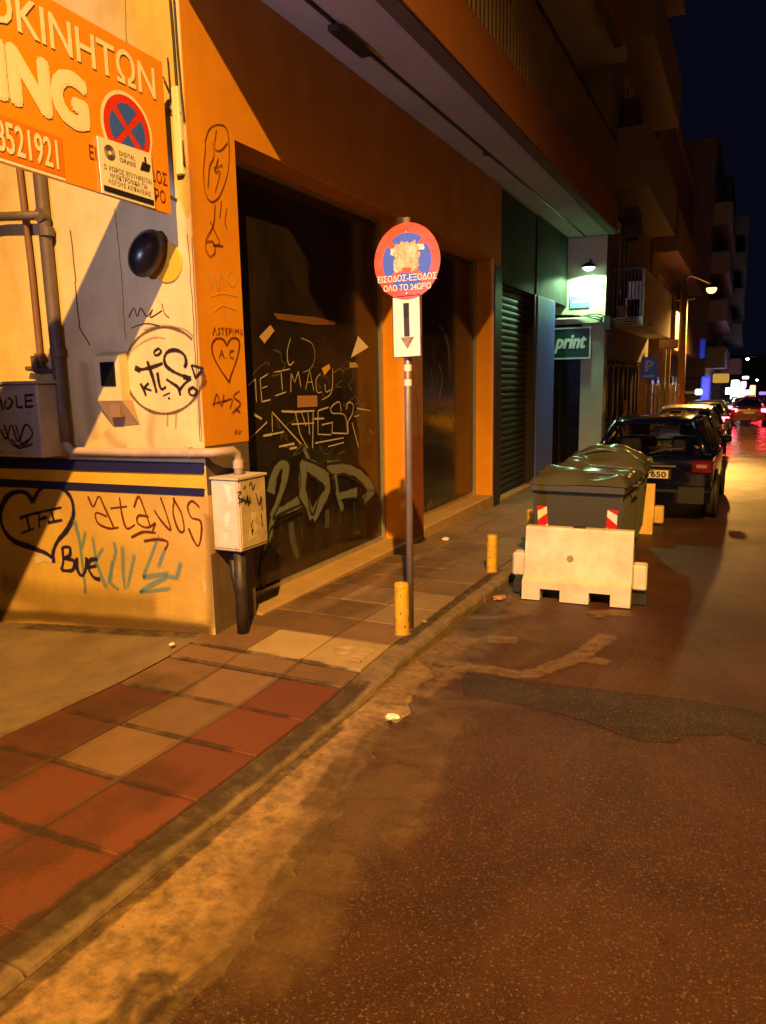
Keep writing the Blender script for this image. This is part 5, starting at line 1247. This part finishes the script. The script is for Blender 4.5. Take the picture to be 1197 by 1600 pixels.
PT = thing('plant_pot', (-2.42, 16.62, 3.0), 'terracotta pot behind the balcony railing above the shop', 'pot')
MB().lathe([(0, 0), (.09, 0), (.13, .22), (.14, .24), (.12, .24), (.11, .2), (0, .2)], 16, (-2.42, 16.62, 3.0)).build('pot', surf('terracotta', (.45, .2, .1), .8, .3), PT)
CHR = thing('balcony_chair', (-2.2, 16.7, 3.0), 'white chair behind the balcony railing above the shop', 'chair')
for (sx, sy) in ((-.14, -.14), (.14, -.14), (-.14, .14), (.14, .14)): MB().box(-2.2+sx-.015, -2.2+sx+.015, 16.72+sy-.015, 16.72+sy+.015, 3.0, 3.36).build('leg', M_swhite, CHR)
MB().box(-2.36, -2.04, 16.56, 16.88, 3.36, 3.39).build('seat', M_swhite, CHR)
MB().box(-2.36, -2.04, 16.86, 16.88, 3.39, 3.75).build('backrest', M_swhite, CHR)
# cables and bracket along the ledge
CBL = thing('facade_cables', (-2.6, YB-.1, 3.0), 'bundle of cables looped along the ledge above the shop sign', 'cables')
m = MB()
for k in range(3):
    m.tube(smooth_pts([(-3.9, YB-.10-.01*k, 3.02+.02*k), (-3.2, YB-.10-.01*k, 3.0+.015*k), (-2.75, YB-.12, 3.03-.05*k), (-2.5, YB+.1, 2.93-.06*k), (-2.1, 16.35, 2.96-.05*k), (-1.95, 18.0, 2.9)]), .012, 5)
m.build('cable_bundle', M_cable, CBL)
MB().box(-2.62, -2.50, YB-.14, YB-.0, 2.72, 2.98).build('junction_box', M_darkmetal, CBL)

# greenish wall lamp
lpz = on_y(YB-.28, 920, 418)
WL = thing('wall_lamp', (lpz.x, YB, lpz.z), 'bright greenish white wall lamp on the pale building', 'lamp')
MB().tube([(lpz.x, YB-.01, lpz.z+.16), (lpz.x, YB-.12, lpz.z+.17), (lpz.x, YB-.24, lpz.z+.10)], .015).build('arm', M_darkmetal, WL)
MB().lathe([(0, .10), (.05, .095), (.12, .05), (.14, .0), (.13, .0), (.10, .04), (0, .06)], 20, (lpz.x, YB-.28, lpz.z)).build('shade', M_darkmetal, WL, smooth=True)
MB().lathe([(0, -.06), (.06, -.055), (.10, -.03), (.12, .0), (.0, .01)], 20, (lpz.x, YB-.28, lpz.z)).build('globe', glow('globe_green_white', (.55, 1.0, .65), 9.0), WL, smooth=True)
def lamp_light(name, loc, power, colr, parent, size=.08, spot=None, aim=None, blend=.25):
    ld = bpy.data.lights.new(name, 'SPOT' if spot else 'POINT'); ld.energy = power; ld.color = colr; ld.shadow_soft_size = size
    if spot: ld.spot_size = math.radians(spot); ld.spot_blend = blend
    o = bpy.data.objects.new(name, ld); col.objects.link(o); o.parent = parent
    o.location = Vector(loc)-Vector(WP[parent.name])
    if aim is not None: o.rotation_euler = Vector(aim).to_track_quat('-Z', 'Y').to_euler()
    return o
lamp_light('wall_lamp_light', (lpz.x, YB-.28, lpz.z-.09), P_WALL_LAMP, (.50, 1.0, .50), WL, .06, 165, (0, 0, -1), .15)

# --- timber fence, P sign, posts between the buildings
FN = thing('timber_fence', (-2.2, 23.0, ground(23)), 'pale vertical plank fence closing the gap beyond the shop', 'fence')
a = on_y(23, 1008, 600); b = on_y(23, 1062, 600); zb_ = ground(23)
M_plank = surf('pale_plank', (.48, .33, .15), .75, .4, None, 6, True, .2, vary=.25)
nP = 9
for i in range(nP):
    x0 = a.x+(b.x-a.x)*i/nP
    MB().box(x0+.006, x0+(b.x-a.x)/nP-.006, 23.0, 23.025, zb_, a.z+R_.uniform(-.02, .02), .004).build('plank', M_plank, FN)
MB().box(a.x, b.x, 23.026, 23.06, zb_+.5, zb_+.58).build('cross_rail', M_plank, FN)
MB().box(a.x, b.x, 23.026, 23.06, a.z-.35, a.z-.27).build('cross_rail', M_plank, FN)
PG = thing('timber_pergola', (-2.3, 22.9, ground(23)), 'timber posts and beam standing around the plank fence', 'pergola')
for pxx in (1036, 1043): 
    q0 = on_y(22.85, pxx, 600); MB().box(q0.x-.05, q0.x+.05, 22.8, 22.9, ground(22.9), on_y(22.85, pxx, 545).z).build('post', M_plank, PG)
q0 = on_y(22.85, 1030, 545); q1 = on_y(22.85, 1060, 530); MB().box(q0.x, q1.x, 22.79, 22.91, q0.z, q1.z).build('beam', M_plank, PG)
PK = thing('parking_place_sign', (-2.2, 20.0, ground(20)+.1), 'blue square sign with a white letter P on a thin pole', 'sign')
q = [on_y(20, *p) for p in ((1003,558),(1028,558),(1028,593),(1003,593))]
MB().box(q[0].x, q[1].x, 19.99, 20.0, q[2].z, q[0].z).build('plate', M_sblue, PK)
text('lettering', 'P', PK, M_swhite, ((q[0].x+q[1].x)/2, 19.985, q[0].z-.22), RX, UZ, height=.24, width=.17, bold=.008)
MB().box(q[0].x+.06, q[1].x-.06, 19.984, 19.989, q[2].z+.06, q[2].z+.11).build('print_band', M_swhite, PK)
MB().tube([((q[0].x+q[1].x)/2, 20.03, ground(20)), ((q[0].x+q[1].x)/2, 20.03, q[0].z+.1)], .025).build('pole', M_steel, PK)

# --- further buildings
block('brown_apartment_block', 'dark reddish apartment block just past the street lamp', 24.6, 40.0, -2.75, 10.2, surf('reddish_plaster', (.19, .115, .09), .8, .4), bx=-2.1, fl=2.9)
block('tall_apartment_block', 'tall grey block with rows of pale balconies far along the street', 47.0, 62.0, -2.2, 14.2, surf('grey_plaster', (.36, .35, .36), .8, .4), bx=-1.25, fl=2.6, bmat=surf('pale_balcony', (.62, .60, .62), .7, .3))
block('far_apartment_block', 'far pale block with protruding balconies near the end of the street', 64.0, 86.0, -1.9, 16.0, surf('grey_plaster', (.36, .35, .36), .8, .4), bx=-.55, fl=2.6, bmat=surf('pale_balcony', (.62, .60, .62), .7, .3), inset=.3)
block('street_end_block', 'low dark building closing the far end of the street', 128.0, 140.0, 9.0, 4.5, M_bdark, depth=22, shop=False)
block('neighbour_building', 'plain building on the near side of the driveway', -12.0, -0.9, -3.35, 9.0, M_bdark, depth=7, shop=False)
# opposite side of the street
oy = -12.0
M_opp = surf('low_bounce_plaster', (.10, .085, .07), .85, .5, None, 1.2, True); M_opp2 = surf('brick_plaster', (.13, .09, .07), .85, .5, None, 1.2, True)  # walls across the street kept dark so they bounce less light
for i, (L, tp_, mt, lb) in enumerate([(9, 11, M_opp, 'plain plaster block opposite the driveway'), (12, 14, M_opp, 'beige block opposite the corner building'), (14, 12, M_opp2, 'pale block opposite the lamp lit building'), (16, 15, M_opp, 'grey block opposite the brown apartment block')]):
    block('opposite_building', lb, oy, oy+L-.1, 7.0, tp_, mt, side=-1, depth=8, fl=3.0, win=3.2); oy += L

# ================================================================== STREET LAMPS
def street_lamp(base, h, head, label, power, colr, glowmat, spot=165, light=True):
    hx, hy, hz = head
    t = thing('street_lamp', base, label, 'street lamp', 'street lamps')
    MB().tube([base, (base[0], base[1], base[2]+h)], [.085, .055], 12).build('pole', M_steel, t, smooth=True)
    MB().tube(smooth_pts([(base[0], base[1], base[2]+h-.1), (base[0]*.8+hx*.2, base[1]*.8+hy*.2, max(hz, base[2]+h)+.12), (hx, hy, hz+.12)]), .03, 8).build('arm', M_steel, t, smooth=True)
    MB().lathe([(0, .12), (.06, .115), (.15, .06), (.17, .0), (.16, .0), (0, .05)], 18, (hx, hy, hz)).build('housing', M_darkmetal, t, smooth=True)
    MB().lathe([(0, -.17), (.07, -.16), (.13, -.11), (.16, -.02), (.15, .0), (0, .01)], 18, (hx, hy, hz)).build('lens', glowmat, t, smooth=True)
    if light: lamp_light('street_lamp_light', (hx, hy, hz-.24), power, colr, t, .10, spot, (0, 0, -1), .35)
    return t
G_sod = glow('sodium_lens', (1.0, .50, .12), 5.0)
street_lamp((5.6, -7.8, ground(-7.8)+.14), 12.9, (3.8, -7.8, 13.0), 'tall sodium street lamp across the road behind the viewpoint', P_NEAR_LAMP, SODIUM, G_sod, spot=135)
fl_ = on_y(27.0, 1112, 450)
UP = street_lamp((-2.0, 27.0, ground(27)+.1), fl_.z-ground(27)+.2, (fl_.x, 27.0, fl_.z), 'glowing sodium street lamp on the dark pole by the brown block', P_FAR_LAMP, SODIUM, G_sod)
ub = Vector((-1.86, 25.6, ground(25.6)+.08))
PO = thing('utility_pole', tuple(ub), 'timber utility pole beside the plank fence', 'pole')
MB().tube([ub, ub+Vector((-.05, 0, 4.9))], [.14, .11], 14).build('shaft', surf('pole_timber', (.34, .21, .10), .8, .4, None, 5, True), PO, smooth=True)
MB().tube([ub+Vector((-.3, 0, 4.5)), ub+Vector((.25, 0, 4.5))], .03, 8).build('cross_arm', M_darkmetal, PO)
MB().box(ub.x-.14, ub.x+.12, 25.44, 25.47, ub.z+.5, ub.z+1.5).build('red_notice', plain('red_notice', (.5, .09, .03), .6), PO)
for (px_, py_, Y) in ((1168, 560, 92.0), (1183, 593, 110.0)):
    hp = on_y(Y, px_, py_)
    street_lamp((4.6, Y, ground(Y)), hp.z-ground(Y)+.3, tuple(hp), 'distant white street lamp, the %s of two far down the street' % ('nearer' if Y < 100 else 'farther'), 500, (.85, .95, 1.0), glow('led_lens', (.8, .95, 1.0), 60.0), light=False)
# cool LED floodlight on the neighbouring building, over its door
FX, FY, FZ = -3.22, -1.05, 2.55
FL = thing('led_floodlight', (-3.35, FY, FZ), 'cool white floodlight on the building on the near side of the driveway', 'lamp')
MB().box(FX-.12, FX+.12, FY-.1, FY, FZ-.09, FZ+.09, .015).build('housing', M_darkmetal, FL)
MB().box(-3.35, FX-.121, FY-.08, FY-.04, FZ-.03, FZ+.03).build('bracket', M_darkmetal, FL)
MB().box(FX-.10, FX+.10, FY+.001, FY+.012, FZ-.07, FZ+.07).build('lens', glow('led_flood', (.75, .72, 1.0), 12.0), FL)
lamp_light('led_floodlight_light', (FX, FY+.06, FZ), P_LED, (.66, .60, 1.0), FL, .07, 92, (.36, 1, .10), .8)

# ================================================================== FAR SIGNS AND LIGHTS
def light_box(name, label, pxs, Y, mat, depth=.12, cat='sign'):
    (x0, y0), (x1, y1) = pxs; a = on_y(Y, x0, y0); b = on_y(Y, x1, y1)
    t = thing(name, ((a.x+b.x)/2, Y, b.z), label, cat, 'lit signs far along the street')
    MB().box(a.x, b.x, Y, Y+depth, b.z, a.z, min(.055, (a.z-b.z)*.3, abs(b.x-a.x)*.3)).build('sign_case', mat, t)
    MB().box(a.x-1.6, a.x+.01, Y+.03, Y+.09, (a.z+b.z)/2-.03, (a.z+b.z)/2+.03).build('bracket', M_darkmetal, t)
    return t
light_box('lit_blue_sign', 'tall blue lit shop panel at the foot of the brown block', ((1096, 588), (1108, 640)), 36.0, glow('blue_panel', (.02, .06, .95), .8))
light_box('lit_blue_sign', 'upper blue lit vertical sign on the brown block', ((1094, 530), (1101, 560)), 36.5, glow('blue_panel_dim', (.03, .07, .9), .3))
light_box('lit_blue_sign', 'small bright blue white sign beside the tall blue panel', ((1086, 608), (1097, 617)), 35.6, glow('blue_white', (.45, .80, 1.0), 4.0))
light_box('yellow_sign', 'yellow rectangular sign above the pavement far away', ((1114, 584), (1139, 598)), 45.0, glow('yellow_box', (.85, .52, .08), .55))
light_box('white_cross_sign', 'dazzling white cross shaped shop sign in the distance', ((1143, 594), (1153, 628)), 52.0, glow('cross_white', (.90, .97, 1.0), 8.0))
m = MB(); a = on_y(51.98, 1134, 606); b = on_y(51.98, 1163, 616); m.box(a.x, b.x, 51.97, 52.06, b.z, a.z)
xs = [o for o in bpy.data.objects if o.name.startswith('white_cross_sign')][0]; m.build('cross_bar', MATS['cross_white'], xs)
light_box('pink_sign', 'pink lit sign above the far cars', ((1157, 596), (1166, 606)), 60.0, glow('pink_box', (1.0, .25, .55), 5.0))
light_box('red_sign', 'warm red lit sign at the far junction', ((1172, 602), (1180, 618)), 62.0, glow('red_box', (1.0, .22, .12), 5.0))
light_box('violet_sign', 'pale violet lit sign among the far lights', ((1158, 609), (1176, 617)), 66.0, glow('violet_box', (.80, .45, 1.0), 5.0))
light_box('violet_sign', 'small violet lit sign at the far right edge', ((1186, 612), (1197, 617)), 70.0, glow('violet_dim', (.5, .25, .9), 1.2))
light_box('white_sign', 'small white glare low among the far cars', ((1146, 640), (1156, 650)), 58.5, glow('low_white', (1.0, .95, .95), 5.0))

light_box('white_sign', 'white lit fascia above the far junction', ((1160, 588), (1170, 592)), 78.0, glow('low_white', (1.0, .95, .95), 5.0))
light_box('red_sign', 'small red lit sign low beside the red car', ((1186, 622), (1193, 636)), 64.0, glow('red_pink', (1.0, .12, .3), 6.0))
light_box('pink_sign', 'narrow magenta sign beside the white cross', ((1154, 616), (1160, 630)), 56.0, glow('magenta_box', (1.0, .10, .6), 3.0))
# ================================================================== LITTER
def litter(px_, py_, h, s, mat, label, seed):
    q = random.Random(seed); p = on_g(px_, py_, h)
    bm = bmesh.new(); bmesh.ops.create_icosphere(bm, subdivisions=2, radius=1)
    for v in bm.verts: k = q.uniform(.7, 1.15); v.co = Vector((v.co.x*s*1.4*k, v.co.y*s*k, max(-.3, v.co.z)*s*.45*k))
    m = MB(); m.bm(bm); o = m.build('litter', mat, None); o.location = (p.x, p.y, p.z+s*.12); o.rotation_euler = (0, 0, q.uniform(0, 3))
    tag(o, label, 'litter', 'scraps of litter'); return o
litter(612, 1121, 0.0, .032, M_swhite, 'crumpled white scrap lying in the gutter by the kerb end', 1)
litter(607, 1131, 0.0, .024, M_black, 'small black scrap beside the white scrap in the gutter', 2)
litter(697, 843, .10, .05, M_swhite, 'pale scrap on the pavement near the second shop window', 3)
litter(268, 1007, .09, .02, M_swhite, 'tiny white scrap on the concrete driveway', 4)
litter(780, 935, 0.02, .05, surf('brick_bit', (.4, .2, .08), .8, .4), 'brown lump of rubble at the kerb by the barrier', 5)
litter(663, 972, .10, .022, M_dust, 'crumbs of rubble at the foot of the sign pole', 6)
